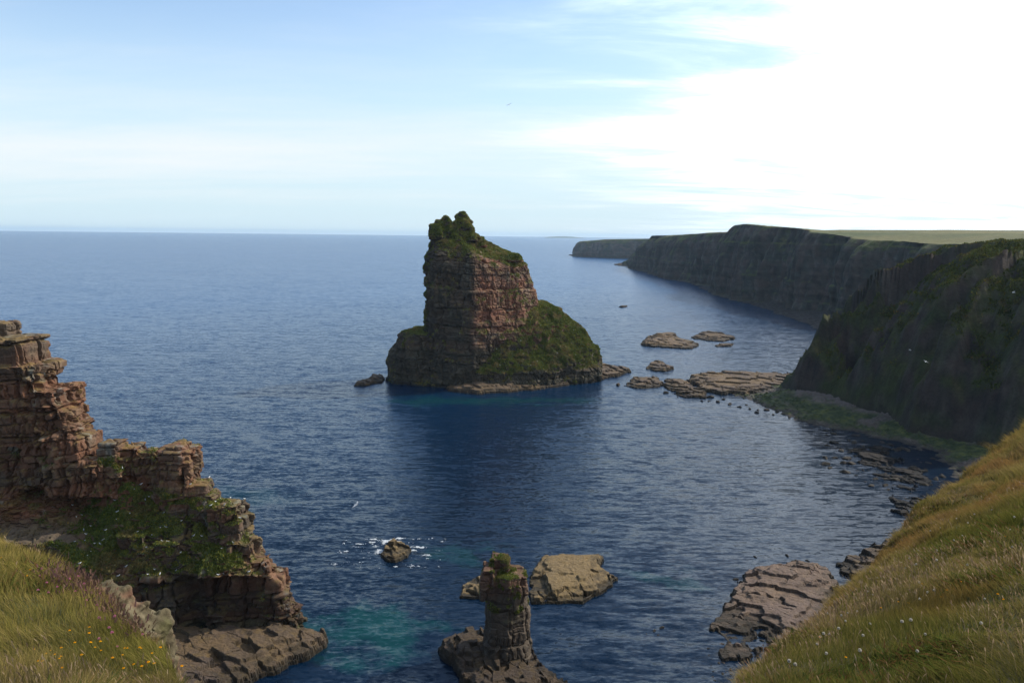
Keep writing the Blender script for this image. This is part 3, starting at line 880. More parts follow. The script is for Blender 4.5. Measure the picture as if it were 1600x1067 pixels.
# ------------------------------------------------------------------ reefs and skerries, each its own thing
ROCKS = [
    ('skerry', [(715, 935), (725, 918), (745, 903), (765, 892), (778, 905), (775, 940), (745, 938)], 0.14, 0.9, 'small rough brown reef half hidden behind the slim pillar', dict(color=(0.24, 0.165, 0.065), edge=0.8, lh=0.4, bw=1.4, rough_e=0.7)),
    ('skerry', [(826, 945), (828, 885), (842, 873), (870, 868), (930, 868), (945, 872), (940, 893), (962, 906), (955, 922), (910, 944), (870, 948)], 0.14, 1.5, 'broad flat brown slab of rock behind the slim pillar', dict(color=(0.24, 0.165, 0.065), edge=0.8, lh=0.5, bw=3.2, tilt=(0.0, 0.03), rough_e=0.6)),
    ('skerry', [(594, 868), (600, 854), (615, 848), (632, 852), (644, 861), (638, 872), (618, 880), (602, 878)], 0.13, 1.7, 'lone brown rock ringed by white surf', dict(color=(0.24, 0.165, 0.065), edge=0.9, lh=0.5, bw=1.8, rough_e=0.5)),
    ('skerry', [(1122, 960), (1140, 925), (1165, 900), (1200, 890), (1240, 882), (1290, 885), (1312, 905), (1320, 960), (1260, 1010), (1215, 1020), (1195, 1000), (1180, 985), (1175, 1025), (1135, 1028), (1124, 1000)], 0.15, 1.5,
     'wide pinkish brown rock slab with cracks at the foot of the grassy slope', dict(edge=1.2, lh=0.5, bw=3.4, rough_e=1.3, color=(0.19, 0.13, 0.10))),
    ('skerry', [(1308, 900), (1325, 880), (1345, 862), (1380, 850), (1420, 860), (1400, 900), (1340, 915)], 0.2, 1.3, 'dark broken rocks peeping past the edge of the grassy slope', dict(edge=1.2, lh=0.5, bw=1.8, rough_e=1.6, dark=0.8)),
    ('skerry', [(1000, 540), (1010, 530), (1025, 524), (1050, 522), (1062, 530), (1080, 533), (1094, 540), (1080, 546), (1040, 544)], 0.35, 2.2, 'long two-humped black and brown skerry in the silvery water', dict(edge=1.5, lh=0.8, bw=4, rough_e=1.3)),
    ('skerry', [(1080, 528), (1095, 521), (1115, 520), (1150, 529), (1130, 534), (1100, 533)], 0.35, 1.9, 'flat dark skerry nearest the far beach', dict(edge=1.5, lh=0.7, bw=4, rough_e=1.2, dark=0.85)),
    ('skerry', [(1118, 539), (1135, 536), (1148, 538), (1138, 542), (1122, 542)], 0.35, 0.9, 'thin sliver of rock just in front of the flat dark skerry', dict(edge=1.0, lh=0.5, bw=3, rough_e=0.9)),
    ('skerry', [(1010, 577), (1015, 569), (1035, 568), (1055, 577), (1040, 581), (1018, 580)], 0.3, 1.9, 'small brown wedge-shaped rock between the stack and the beach', dict(edge=1.2, lh=0.7, bw=3, rough_e=0.7)),
    ('skerry', [(978, 603), (985, 592), (1000, 590), (1032, 592), (1036, 603), (1015, 608), (990, 607)], 0.25, 1.6, 'leftmost brown hump of the reef leading to the beach', dict(edge=1.2, lh=0.6, bw=2.6, rough_e=1.0)),
    ('skerry', [(1034, 603), (1040, 594), (1065, 594), (1082, 602), (1098, 612), (1070, 613), (1048, 611)], 0.25, 1.8, 'second brown hump of the reef leading to the beach', dict(edge=1.2, lh=0.6, bw=2.6, rough_e=1.0)),
    ('skerry', [(1076, 599), (1080, 590), (1105, 586), (1130, 584), (1150, 583), (1190, 584), (1232, 584), (1240, 604), (1200, 612), (1165, 618), (1120, 616), (1095, 609)], 0.28, 2.2,
     'broad brown rock platform joining the reef to the right hand cliff', dict(edge=1.6, lh=0.7, bw=3.6, rough_e=2.2)),
    ('skerry', [(1052, 615), (1075, 611), (1100, 614), (1102, 622), (1080, 621), (1058, 621)], 0.25, 1.1, 'dark low rock on the near side of the reef', dict(edge=1.0, lh=0.5, bw=2.2, rough_e=1.0, dark=0.6)),
    ('skerry', [(1322, 702), (1345, 694), (1385, 700), (1402, 716), (1380, 728), (1345, 722)], 0.22, 0.40, 'black weed-covered flat rocks in the shaded bay nearest the green beach', dict(edge=1.2, lh=0.3, bw=2.0, rough_e=2.4, dark=0.14)),
    ('skerry', [(1372, 742), (1400, 730), (1436, 736), (1455, 752), (1430, 770), (1395, 765)], 0.22, 0.40, 'black weed-covered flat rocks in the middle of the shaded bay', dict(edge=1.2, lh=0.3, bw=2.0, rough_e=2.4, dark=0.14)),
    ('skerry', [(1398, 782), (1425, 772), (1450, 782), (1440, 806), (1405, 806)], 0.22, 0.40, 'black weed-covered flat rocks hugging the edge of the right grassy slope', dict(edge=1.2, lh=0.3, bw=2.0, rough_e=2.2, dark=0.14)),
    ('skerry', [(961, 602), (966, 599), (971, 601), (967, 604)], 0.2, 0.8, 'tiny rock off the left end of the reef', dict(edge=0.6, lh=0.4, bw=1.5, rough_e=0.3)),
    ('skerry', [(966, 480), (972, 478), (980, 479), (974, 481)], 0.5, 1.5, 'tiny far rock alone in the silvery water', dict(edge=1.0, lh=0.5, bw=3, rough_e=0.6, dark=0.5)),
    ('skerry', [(960, 414), (975, 412.5), (992, 413), (985, 417), (970, 416)], 1.2, 3.0, 'low rocks off the foot of the middle headland', dict(edge=3.0, lh=1, bw=8, rough_e=4, dark=0.5)),
    ('skerry', [(889, 398.6), (896, 397.8), (902, 399), (896, 400)], 2.0, 4.5, 'dark rock at the foot of the farthest headland', dict(edge=5.0, lh=2, bw=9, rough_e=3, dark=0.5)),
]
for i, (nm, outl, res, hm, lab, kw) in enumerate(ROCKS):
    hf = None
    if 'two-humped' in lab:
        g1, g2 = ground(1030, 531), ground(1046, 530)
        hf = lambda P: 2.3 * np.exp(-((P[:, 0] - g1[0]) ** 2 + (P[:, 1] - g1[1]) ** 2) / 14) + 2.3 * np.exp(-((P[:, 0] - g2[0]) ** 2 + (P[:, 1] - g2[1]) ** 2) / 10)
    rgk = np.random.default_rng(i + 60)
    kw = dict(kw); kw['rough_e'] = kw.get('rough_e', 1.2) * 1.35
    kw.setdefault('tilt', tuple(rgk.uniform(-0.035, 0.035, 2)))
    o = slab(nm, outl, res, hm * (0.78 if outl[0][1] < 640 else 0.95), 500 + i * 31, hfun=hf, **kw)
    tag(o, lab, 'rock')


# ------------------------------------------------------------------ right-hand coast
def coast_color(P, N, seed, vegbias=0.0, rim=60.0, top_dry=0.0, cliff_dark=1.0):
    n1 = fbm(P, 25, 4, seed); n2 = fbm(P, 6, 4, seed + 1); n3 = fbm(P * np.array([[1, 1, 0.3]]), 3.0, 3, seed + 2)
    c = mixc(C(0.088, 0.062, 0.050), C(0.052, 0.056, 0.046), np.clip(0.5 + 0.9 * n2 + 0.5 * n1, 0, 1))
    st = fbm(P * np.array([[1, 1, 0.12]]), 4.0, 4, seed + 3, gain=0.65)
    c = mixc(c, C(0.15, 0.13, 0.11), sstep(0.15, 0.7, st) * 0.6)
    c = mixc(c, C(0.028, 0.026, 0.024), sstep(0.1, 0.6, -st) * 0.75)
    lb = hsh(np.floor((P[:, 2] + 0.03 * P[:, 1] + 1.2 * n2) / 3.1), P[:, 0] * 0, 0, seed)
    c = c * (0.75 + 0.5 * lb)[:, None]
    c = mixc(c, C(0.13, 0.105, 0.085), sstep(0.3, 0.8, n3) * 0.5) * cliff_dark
    v = sstep(-0.12, 0.3, N[:, 2] - 0.52 + vegbias + 0.28 * n1 + 0.22 * n2)
    g = veg_color(P, seed)
    c = mixc(c, g * 0.8, v * 0.9)
    flat = sstep(0.86, 0.96, N[:, 2]) * sstep(rim - 14, rim - 4, P[:, 2])
    dry = mixc(C(0.135, 0.120, 0.045), C(0.055, 0.07, 0.022), np.clip(0.35 + 0.9 * fbm(P, 90, 3, seed + 8) - top_dry, 0, 1))
    c = mixc(c, dry, flat * 0.85)
    t = 1 - sstep(2, 6, P[:, 2] + n2)
    c = mixc(c, C(0.055, 0.045, 0.035), t * 0.8)
    return np.clip(c, 0.004, 1)


def cliff_strip(name, path, zrim, ds, offs, seed, rib=7.0, nprof=90, label=None, vegbias=0.0, plateau=None, toe=2.0, steep=16.0, lhh=5.0, cliff_dark=1.0):
    """sheet swept along a shore path: toe, face, rounded rim, then the land behind"""
    path = np.asarray(path, float)
    sg = np.r_[0, np.cumsum(np.hypot(*np.diff(path, axis=0).T))]
    n = int(sg[-1] / ds) + 1
    s = np.linspace(0, sg[-1], n)
    px, py = np.interp(s, sg, path[:, 0]), np.interp(s, sg, path[:, 1])
    k = max(3, int(12 / ds) | 1)
    def sm(a):
        p = np.pad(a, k, mode='edge'); return np.convolve(p, np.ones(2 * k + 1) / (2 * k + 1), 'valid')
    px, py = sm(px), sm(py)
    tx, ty = np.gradient(px), np.gradient(py)
    L = np.hypot(tx, ty); tx, ty = tx / L, ty / L
    nx, ny = -ty, tx                      # inland side: left of travel
    zr = np.interp(s, sg, zrim)
    # profile parameter: face 0..1, then land
    f = np.linspace(0, 1, nprof)
    off_f = steep * (0.18 * f + 0.42 * f ** 2 + 0.4 * f ** 9)
    z_f = f
    land = np.array(offs, float)
    off = np.r_[-14, -6, off_f, steep + land]
    OFF = np.tile(off, (n, 1)); ZZ = np.zeros((n, len(off)))
    nf = 2 + nprof
    ZZ[:, 0] = -3; ZZ[:, 1] = 0.2
    ZZ[:, 2:nf] = toe + (zr[:, None] - toe) * z_f[None]
    ZZ[:, nf:] = zr[:, None]
    BX = px[:, None] + nx[:, None] * OFF; BY = py[:, None] + ny[:, None] * OFF
    P = np.stack([BX.ravel(), BY.ravel(), ZZ.ravel()], 1)
    if plateau is not None:
        m = np.zeros((n, len(off))); m[:, nf:] = sstep(0, 60, land)[None]
        zz = plateau(P)
        P[:, 2] = P[:, 2] * (1 - m.ravel()) + zz * m.ravel()
    S = np.repeat(s, len(off)); fac = np.tile(np.r_[0.3, 0.6, np.ones(nprof) * (1 - 0.55 * f ** 6), np.zeros(len(land))], n)
    NX = np.repeat(nx, len(off)); NY = np.repeat(ny, len(off))
    Q = np.stack([S, S * 0, P[:, 2] * 0.25 + S * 0.12], 1)
    d = rib * fbm(Q, 45, 3, seed, gain=0.5) + rib * 1.3 * (0.3 - np.abs(fbm(Q, 30, 3, seed + 3))) + rib * 0.5 * (0.3 - np.abs(fbm(Q * np.array([[1, 1, 0.4]]), 8, 3, seed + 4))) + 0.16 * rib * fbm(P * np.array([[1, 1, .5]]), 6, 3, seed + 5)
    t = P[:, 2] / lhh; Li = np.floor(t).astype(np.int64)
    d += 0.5 * (hsh(Li, Li * 0, 0, seed) - 0.5) * 2
    f1, f2, rid = worley2(S / (lhh * 0.8), Li * 1.0, Li, seed + 6)
    d += 1.0 * (rid - 0.5)
    P[:, 0] += NX * d * fac; P[:, 1] += NY * d * fac
    up = np.tile(np.r_[0, 0, 0.4 * f ** 4, np.ones(len(land))], n)
    P[:, 2] += up * (0.5 * fbm(P, 30, 4, seed + 9) + 0.3 * fbm(P, 5, 3, seed + 10))
    Fc = grid_faces(n, len(off))
    N = normals_of(P, Fc)
    if N[:, 2].sum() < 0:
        Fc = Fc[:, ::-1]; N = -N
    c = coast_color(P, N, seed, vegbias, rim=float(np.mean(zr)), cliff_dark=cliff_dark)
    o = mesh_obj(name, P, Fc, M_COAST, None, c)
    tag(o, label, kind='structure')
    return o


def plateau(P):
    x, y = P[:, 0], P[:, 1]
    return 61.5 + 5.5 * sstep(450, 900, y) + 4 * sstep(300, 900, x) - 6 * sstep(1100, 1700, y) + 2.5 * fbm(P * np.array([[1, 1, 0]]), 260, 3, 31)


cliff_strip('sea_cliff', [(520, 1760), (330, 1700), (231, 1650), (229, 1560), (231, 1480), (226, 1370), (231, 1190), (238, 1060), (238, 960), (240, 890), (222, 850), (216, 800), (224, 760), (232, 700), (233, 640), (240, 590), (246, 530), (250, 470), (250, 400)],
            [45, 35, 10, 26, 44, 55, 62, 64.5, 65, 65, 72.5, 73, 71, 68, 64, 60, 58, 57, 57], 1.5, [2, 5, 9, 14, 20, 28, 40, 55, 75, 100, 140, 190, 260, 350, 480, 650, 900, 1300], 600,
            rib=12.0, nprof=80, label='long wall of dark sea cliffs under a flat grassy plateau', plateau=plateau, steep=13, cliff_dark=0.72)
cliff_strip('far_headland', [(330, 2750), (215, 2480), (178, 2330), (186, 2250), (240, 2190), (330, 2110), (420, 2020), (520, 1950)],
            [46, 44, 43, 44, 50, 53, 54, 55], 7, [6, 14, 26, 50, 80], 640, rib=10, nprof=40, label='hazy headland farthest down the coast', steep=18, lhh=8)


def build_near_headland():
    shore = [(420, 330), (250, 345), (170, 338), (128, 324), (108, 312), (109, 299), (117, 285), (119, 268), (124, 254), (123, 240), (133, 228), (137, 214), (160, 196), (175, 176), (250, 160), (420, 160)]
    res = 0.6
    gx, gy = np.meshgrid(np.arange(96, 400, res), np.arange(168, 345, res), indexing='ij')
    P = np.stack([gx.ravel(), gy.ravel(), gx.ravel() * 0], 1)
    d, s = seg_sdf(P[:, :2], shore)
    Q = np.stack([s, s * 0, s * 0], 1)
    ribs = 9.0 * fbm(Q, 26, 3, 701) + 5.0 * (0.35 - np.abs(fbm(Q, 9, 3, 707))) * 1.6 + 11 * (0.45 - np.abs(fbm(Q + np.array([[0, 0, 1]]) * (d * 0.05)[:, None], 15, 3, 702)) * 1.3)
    dd = d + ribs * sstep(0, 14, d) * (1 - 0.75 * sstep(30, 60, d)) + 3.4 * fbm(P, 8, 5, 703, gain=0.6) * sstep(-2, 10, d)
    h = np.interp(dd, [-3, 0, 3, 10, 22, 36, 47, 58, 90, 300], [-3, 4, 17, 31, 45.5, 55, 59.5, 60.5, 61.5, 66])
    h = h + 1.0 * fbm(P, 3.5, 4, 704) * sstep(2, 8, h) + 0.8 * fbm(P, 40, 3, 706)
    # broken beds on the steep parts
    t = h / 3.2; L = np.floor(t); fr = t - L
    st = (L + sstep(0.2, 0.8, fr)) * 3.2
    bare = sstep(-0.1, 0.4, fbm(P, 14, 3, 705))
    h = h * (1 - 0.4 * bare) + st * 0.4 * bare
    P[:, 2] = h
    Fc = grid_faces(*gx.shape)
    keep = P[Fc, 2].max(1) > -2.5
    Fc = Fc[keep]
    N = normals_of(P, Fc)
    if N[:, 2].sum() < 0:
        Fc = Fc[:, ::-1]; N = -N
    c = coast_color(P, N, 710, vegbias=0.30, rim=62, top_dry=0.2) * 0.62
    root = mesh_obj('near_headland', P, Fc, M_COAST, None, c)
    tag(root, 'steep dark green and brown headland sloping down to the green beach', kind='structure')
    N = normals_of(P, Fc)
    veg = sstep(0.45, 0.7, N[:, 2] + 0.2 * fbm(P, 20, 3, 711))
    vis = (P[:, 0] < 240) & (P[:, 2] > 8)
    o = tufts(P, Fc, veg * vis, N, 150000, 0.5, 12, 'clifftop_grass', None, M_TUFT, 0.75)
    tag(o, kind='stuff')


build_near_headland()


def build_beach():
    """foreshore: weed-green cobbles by the headland, dark rock round the bay"""
    wl = [ground(*p)[:2] for p in ((1160, 622), (1195, 634), (1235, 648), (1290, 664), (1345, 678), (1400, 692), (1450, 706), (1490, 735), (1540, 790))]
    far = [(90, 170)] + [tuple(p) for p in wl[::-1]]
    nose = [(100, 318), (132, 345), (160, 395), (186, 450), (200, 510), (209, 570), (214, 640), (216, 720), (221, 800), (223, 900), (225, 960), (300, 960), (300, 160), (120, 160)]
    poly = far + nose
    out = []
    for (x0, x1, y0, y1, res, sd_) in ((60, 180, 165, 345, 0.4, 1), (100, 262, 345, 960, 1.1, 2)):
        gx, gy = np.meshgrid(np.arange(x0, x1 + .01, res), np.arange(y0, y1 + .01, res), indexing='ij')
        P = np.stack([gx.ravel(), gy.ravel(), gx.ravel() * 0], 1)
        d, s = seg_sdf(P[:, :2], poly)
        d = d + 4.0 * fbm(P, 16, 4, 720) + 1.5 * fbm(P, 4, 3, 721)
        h = np.interp(d, [-12, -3, 0, 6, 20, 45], [-1.6, -0.45, 0.0, 0.5, 2.6, 6.0])
        f1, f2, rid = worley2(P[:, 0] / (res * 3.2), P[:, 1] / (res * 3.2), (P[:, 0] * 0).astype(np.int64), 722)
        cob = (rid ** 2) * np.clip(1 - f1 * 1.6, 0, 1) * (1.1 if res < 1 else 1.6)
        h = h + cob * sstep(-9, 4, d) + 0.2 * fbm(P, 2.5, 3, 723)
        P[:, 2] = h
        Fc = grid_faces(*gx.shape)
        Fc = Fc[P[Fc, 2].max(1) > -0.35]
        N = normals_of(P, Fc)
        if N[:, 2].sum() < 0:
            Fc = Fc[:, ::-1]; N = -N
        n1 = fbm(P, 9, 4, 725); n2 = fbm(P, 1.5, 3, 726)
        c = mixc(C(0.075, 0.058, 0.045), C(0.12, 0.10, 0.085), np.clip(rid, 0, 1))
        scree = sstep(2.2, 3.4, h + 0.5 * n1)
        c = mixc(c, C(0.15, 0.12, 0.11), scree * 0.8 * (1.0 if sd_ == 1 else 0.25))
        if sd_ == 2:
            c = c * 0.35
        if sd_ == 1:
            al = sstep(0.15, 0.5, h) * (1 - scree) * sstep(-0.3, 0.2, n1 + 0.25)
            c = mixc(c, mixc(C(0.022, 0.04, 0.008), C(0.10, 0.115, 0.025), np.clip(0.1 + 0.9 * n2 + 0.5 * n1, 0, 1)), al * 0.9)
        c = mixc(c, C(0.02, 0.017, 0.013), (1 - sstep(0.05, 0.5, h)) * 0.9)
        o = mesh_obj('beach', P, Fc, M_REEF, None, np.clip(c, 0.004, 1))
        tag(o, 'beach of weed green cobbles and grey scree below the headland' if sd_ == 1 else 'dark rocky foreshore along the foot of the long cliffs', kind='structure')


build_beach()

# distant low island on the horizon
def build_island():
    g = ray(880, 371)
    d0 = 17000.0
    cx, cy = g[0] / g[1] * d0, d0
    n, m = 40, 10
    u = np.linspace(-1, 1, n); v = np.linspace(-1, 1, m)
    U_, V_ = np.meshgrid(u, v, indexing='ij')
    P = np.stack([cx + U_.ravel() * 420, cy + V_.ravel() * 900, 0 * U_.ravel()], 1)
    e = np.clip(1 - U_.ravel() ** 2, 0, 1) * np.clip(1 - V_.ravel() ** 2, 0, 1)
    P[:, 2] = -3 + 42 * e ** 0.7 * (0.8 + 0.3 * fbm(P, 250, 3, 5))
    o = mesh_obj('island', P, grid_faces(n, m)[:, ::-1], M_COAST, None, np.tile(C(0.07, 0.08, 0.05), (len(P), 1)))
    tag(o, 'faint low island on the horizon', kind='structure')


build_island()


# ------------------------------------------------------------------ the hill the viewer stands on
def azdep(px, py):
    d = ray(px, py)
    return math.atan2(d[0], d[1]), math.atan2(-d[2], math.hypot(d[0], d[1]))


def interp_edge(pts):
    a = sorted((azdep(px, py)) + (r,) for px, py, r in pts)
    A = np.array(a)
    return A[:, 0], A[:, 1], A[:, 2]


# (px, py, distance): outer skyline of the slope and, on the right, a nearer fold inside it
OUT_R = [(1110, 1100, 11), (1145, 1067, 13), (1210, 1020, 18), (1290, 950, 25), (1380, 862, 35), (1440, 792, 44), (1500, 748, 52), (1560, 700, 60), (1600, 662, 66), (1750, 560, 85), (2100, 420, 110)]
IN_R = [(1100, 1130, 6.5), (1160, 1075, 8), (1230, 1012, 9.5), (1300, 965, 11.5), (1400, 885, 15), (1500, 812, 19), (1600, 738, 24), (1750, 640, 32), (2100, 470, 50)]
OUT_L = [(-500, 690, 24), (-250, 745, 20), (-60, 812, 15), (0, 842, 13.5), (60, 872, 12), (110, 897, 11), (150, 930, 10), (200, 978, 8.6), (240, 1010, 7.6), (290, 1046, 6.6), (325, 1090, 5.8)]
ro, rd, rr = interp_edge(OUT_R)
io, id_, ir = interp_edge(IN_R)
lo_, ld, lr_ = interp_edge(OUT_L)
az_mid_l, az_mid_r = lo_[-1], ro[0]


def hill_profile(az):
    """knots r, depression for an azimuth"""
    if az > az_mid_r:
        Ro, Do = np.interp(az, ro, rr), np.interp(az, ro, rd)
        Ri, Di = np.interp(az, io, ir), np.interp(az, io, id_)
        zi = CAMZ - Ri * math.tan(Di)
        zo = CAMZ - Ro * math.tan(Do)
        # dip behind the fold, then up to the outer brow
        rm = Ri + (Ro - Ri) * 0.33
        zm = CAMZ - rm * math.tan(Di + 0.035)
        r2 = Ri + (Ro - Ri) * 0.62
        z2 = CAMZ - r2 * math.tan(Di * 0.5 + Do * 0.5 + 0.004) - 0.1
        R = [0, 1.2, Ri * 0.5, Ri * 0.8, Ri, rm, r2, Ro * 0.94, Ro, Ro * 1.06, Ro * 1.16 + 3, Ro * 1.3 + 16]
        zh = CAMZ - Ri * 0.5 * math.tan(Di + 0.09)
        Z_ = [58.3, 58.0, min(zh, 57.6), CAMZ - Ri * 0.8 * math.tan(Di + 0.022), zi, zm, z2, CAMZ - Ro * 0.94 * math.tan(Do + 0.008), zo, zo - 0.09 * Ro, zo - 0.35 * Ro - 3, -4]
    elif az < az_mid_l:
        Ro, Do = np.interp(az, lo_, lr_), np.interp(az, lo_, ld)
        zo = CAMZ - Ro * math.tan(Do)
        R = [0, 1.2, Ro * 0.4, Ro * 0.6, Ro * 0.8, Ro * 0.92, Ro, Ro * 1.08, Ro * 1.2, Ro * 1.5, Ro * 1.9, Ro * 2.4 + 5]
        Z_ = [58.3, 58.0, min(57.6, CAMZ - Ro * 0.4 * math.tan(Do + 0.2)), CAMZ - Ro * 0.6 * math.tan(Do + 0.10), CAMZ - Ro * 0.8 * math.tan(Do + 0.035), CAMZ - Ro * 0.92 * math.tan(Do + 0.01), zo, zo - 0.6, zo - 3, zo - 14, zo - 32, -4]
    else:
        t = (az - az_mid_l) / (az_mid_r - az_mid_l)
        R = [0, 1.0, 1.6, 2.0, 2.4, 2.8, 3.5, 4.5, 6, 9, 14, 22]
        Z_ = [58.3, 58.1, 57.9, 57.7, 57.1, 56.2, 54.5, 52, 47, 36, 18, -4]
    return np.array(R, float), np.array(Z_, float)


AZ = np.linspace(math.radians(-95), math.radians(120), 1080)
PROF = [hill_profile(a) for a in AZ]
RK = np.stack([p[0] for p in PROF]); ZK = np.stack([p[1] for p in PROF])
ker = np.hanning(33); ker /= ker.sum()
for j in range(RK.shape[1]):
    for A in (RK, ZK):
        pad = np.pad(A[:, j], 16, mode='edge')
        sm = np.convolve(pad, ker, 'valid')
        far = np.minimum(np.abs(AZ - az_mid_l), np.abs(AZ - az_mid_r))
        k = sstep(0.09, 0.03, far)
        A[:, j] = A[:, j] * (1 - k) + sm * k
NU = 420
UU = np.linspace(0, 11, NU)


def hill_grid():
    R = np.stack([np.interp(UU, np.arange(12), RK[i]) for i in range(len(AZ))])
    Zg = np.stack([np.interp(UU, np.arange(12), ZK[i]) for i in range(len(AZ))])
    k = np.hanning(17); k /= k.sum()
    Zp = np.pad(Zg, ((0, 0), (8, 8)), mode='edge'); Rp = np.pad(R, ((0, 0), (8, 8)), mode='edge')
    Zs = np.stack([np.convolve(Zp[i], k, 'valid') for i in range(len(AZ))])
    Rs = np.stack([np.convolve(Rp[i], k, 'valid') for i in range(len(AZ))])
    Zs[:, 0], Rs[:, 0] = 58.3, 0.0
    P = np.stack([(Rs * np.sin(AZ)[:, None]).ravel(), (Rs * np.cos(AZ)[:, None]).ravel(), Zs.ravel()], 1)
    rr_ = Rs.ravel()
    lump = sstep(1.0, 4.0, rr_)
    amp = np.clip(rr_ * 0.006, 0.02, 0.30)
    P[:, 2] += lump * (amp * 1.6 * fbm(P, 4.0, 3, 801) + amp * 0.7 * fbm(P, 1.1, 3, 802)) + 0.02 * fbm(P, 0.25, 3, 803)
    return P, rr_


def build_hill():
    P, r = hill_grid()
    Fc = grid_faces(len(AZ), NU)
    N = normals_of(P, Fc)
    if N[:, 2].sum() < 0:
        Fc = Fc[:, ::-1]; N = -N
    steep = sstep(0.55, 0.3, N[:, 2])
    g = veg_color(P, 810)
    soil = mixc(C(0.06, 0.055, 0.022), C(0.10, 0.075, 0.035), np.clip(0.5 + fbm(P, 2, 3, 811), 0, 1))
    c = mixc(g, soil, np.full(len(P), 0.45)) * 0.72
    c = mixc(c, C(0.13, 0.085, 0.06), steep)
    o = mesh_obj('grassy_slope', P, Fc, M_TURF, None, c)
    tag(o, 'steep grassy clifftop the view is taken from', kind='structure')
    return P, Fc, N, r, steep


HP, HF, HN, HR, HSTEEP = build_hill()


def meadow_color(P, seed):
    """tint of the sward: fresh green hollows, straw and russet seed heads on the brows"""
    n = fbm(P * np.array([[1, 1, 0]]), 7, 3, seed); m = fbm(P * np.array([[1, 1, 0]]), 1.6, 3, seed + 1)
    return n, m


def hill_height_pick(count, seed, wfun):
    r = np.random.default_rng(seed)
    cen = HP[HF].mean(1)
    p = HP[HF]
    area = np.linalg.norm(np.cross(p[:, 2] - p[:, 0], p[:, 3] - p[:, 1]), axis=1)
    wgt = area * wfun(cen, HN[HF[:, 0]])
    idx = r.choice(len(HF), count, p=wgt / wgt.sum())
    a, b = r.random((2, count, 1))
    f = HF[idx]
    P = (HP[f[:, 0]] * (1 - a) + HP[f[:, 1]] * a) * (1 - b) + (HP[f[:, 3]] * (1 - a) + HP[f[:, 2]] * a) * b
    return P, r


def in_view(Cn, margin=0.06):
    x, y, z = Cn.T
    dc = y * math.cos(PITCH) + (CAMZ - z) * math.sin(PITCH)
    u = x / np.maximum(dc, 0.1) * F / 1600
    v = ((CAMZ - z) * math.cos(PITCH) - y * math.sin(PITCH)) / np.maximum(dc, 0.1) * F / 1600
    return (dc > 0.3) & (np.abs(u) < 0.5 + margin) & (v < 0.333 + margin) & (v > -0.4)


def blades(name, count, seed, wfun, hfun, wfac, palette, lean=0.35, segs=3, bend=0.5):
    P, r = hill_height_pick(count, seed, wfun)
    dist = np.hypot(P[:, 0], P[:, 1])[:, None]
    n, m = meadow_color(P, 820)
    h = hfun(r, count, dist, n, m) * (1 + 0.75 * np.clip(fbm(P, 0.55, 3, 832), -0.7, 1))[:, None]
    wd = np.maximum(0.0014, dist * 0.00036) * wfac * (0.6 + 0.8 * r.random((count, 1)))
    az = r.random((count, 1)) * 2 * np.pi
    wind = np.array([[-0.75, 0.2, 0]])
    tl = 2.2 * np.stack([fbm(P, 0.9, 3, 830), fbm(P, 0.9, 3, 831), P[:, 0] * 0], 1)      # tussocks lie different ways
    ln = np.concatenate([np.cos(az), np.sin(az), az * 0], 1) * lean * (0.4 + r.random((count, 1))) + wind * 0.35 + tl * 0.45
    sa = r.random((count, 1)) * 2 * np.pi
    side = np.concatenate([np.cos(sa), np.sin(sa), sa * 0], 1)
    rings = []
    for k in range(segs + 1):
        t = k / segs
        cpos = P + np.array([[0, 0, 1]]) * h * t * (1 - 0.25 * bend * t) + ln * h * (t ** 1.8)
        ww = wd * (1 - t) ** 0.7 if k < segs else wd * 0.08
        rings += [cpos - side * ww, cpos + side * ww]
    K = 2 * (segs + 1)
    VV = np.stack(rings, 1).reshape(-1, 3)
    base = (np.arange(count) * K)[:, None]
    FF = np.concatenate([base + np.array([[2 * k, 2 * k + 1, 2 * k + 3, 2 * k + 2]]) for k in range(segs)], 0)
    col = palette(P, n, m, r, count)
    cc = np.repeat(col[:, None, :], K, 1)
    tt = np.repeat(np.linspace(0, 1, segs + 1), 2)[None, :, None]
    tip = np.array([[[1.45, 1.2, 0.95]]])
    cc = cc * (1 + (tip - 1) * tt)          # leaves yellow towards the tip
    o = mesh_obj(name, VV, FF, M_BLADE, None, np.clip(cc.reshape(-1, 3), 0, 1), smooth=False)
    tag(o, kind='stuff')
    return P, h, ln


def pal_green(P, n, m, r, k):
    a = mixc(C(0.080, 0.088, 0.022), C(0.165, 0.148, 0.045), np.clip(0.5 + 0.8 * n, 0, 1))
    a = mixc(a, C(0.20, 0.165, 0.075), np.clip(0.5 + 0.9 * m + 0.4 * r.normal(0, 1, k), 0, 1) * 0.8)
    a = mixc(a, C(0.17, 0.095, 0.04), np.clip(0.1 + 0.9 * fbm(P, 3.2, 3, 840), 0, 0.6) * (P[:, 0] > 0))
    return a * (0.8 + 0.65 * r.random((k, 1)))


def pal_straw(P, n, m, r, k):
    a = mixc(C(0.27, 0.20, 0.12), C(0.18, 0.115, 0.065), r.random(k))
    return a * (0.7 + 0.6 * r.random((k, 1)))


def w_view(Cn, N):
    dist = np.hypot(Cn[:, 0], Cn[:, 1])
    return np.where(in_view(Cn), 1.0, 0.17 * (dist < 45)) * (N[:, 2] > 0.4) / np.maximum(dist, 2.5) ** 1.45 * (dist > 1.3) * (Cn[:, 2] > 12)


blades('grass', 600000, 21, w_view, lambda r, k, d, n, m: (0.07 + 0.13 * r.random((k, 1))) * (1 + 0.3 * n[:, None]) * np.clip(0.8 + d * 0.022, 0.8, 1.9), 1.0, pal_green)


def w_straw(Cn, N):
    n, m = meadow_color(Cn, 820)
    return w_view(Cn, N) * np.clip(0.2 + 1.3 * m - 0.6 * n, 0.03, 2)


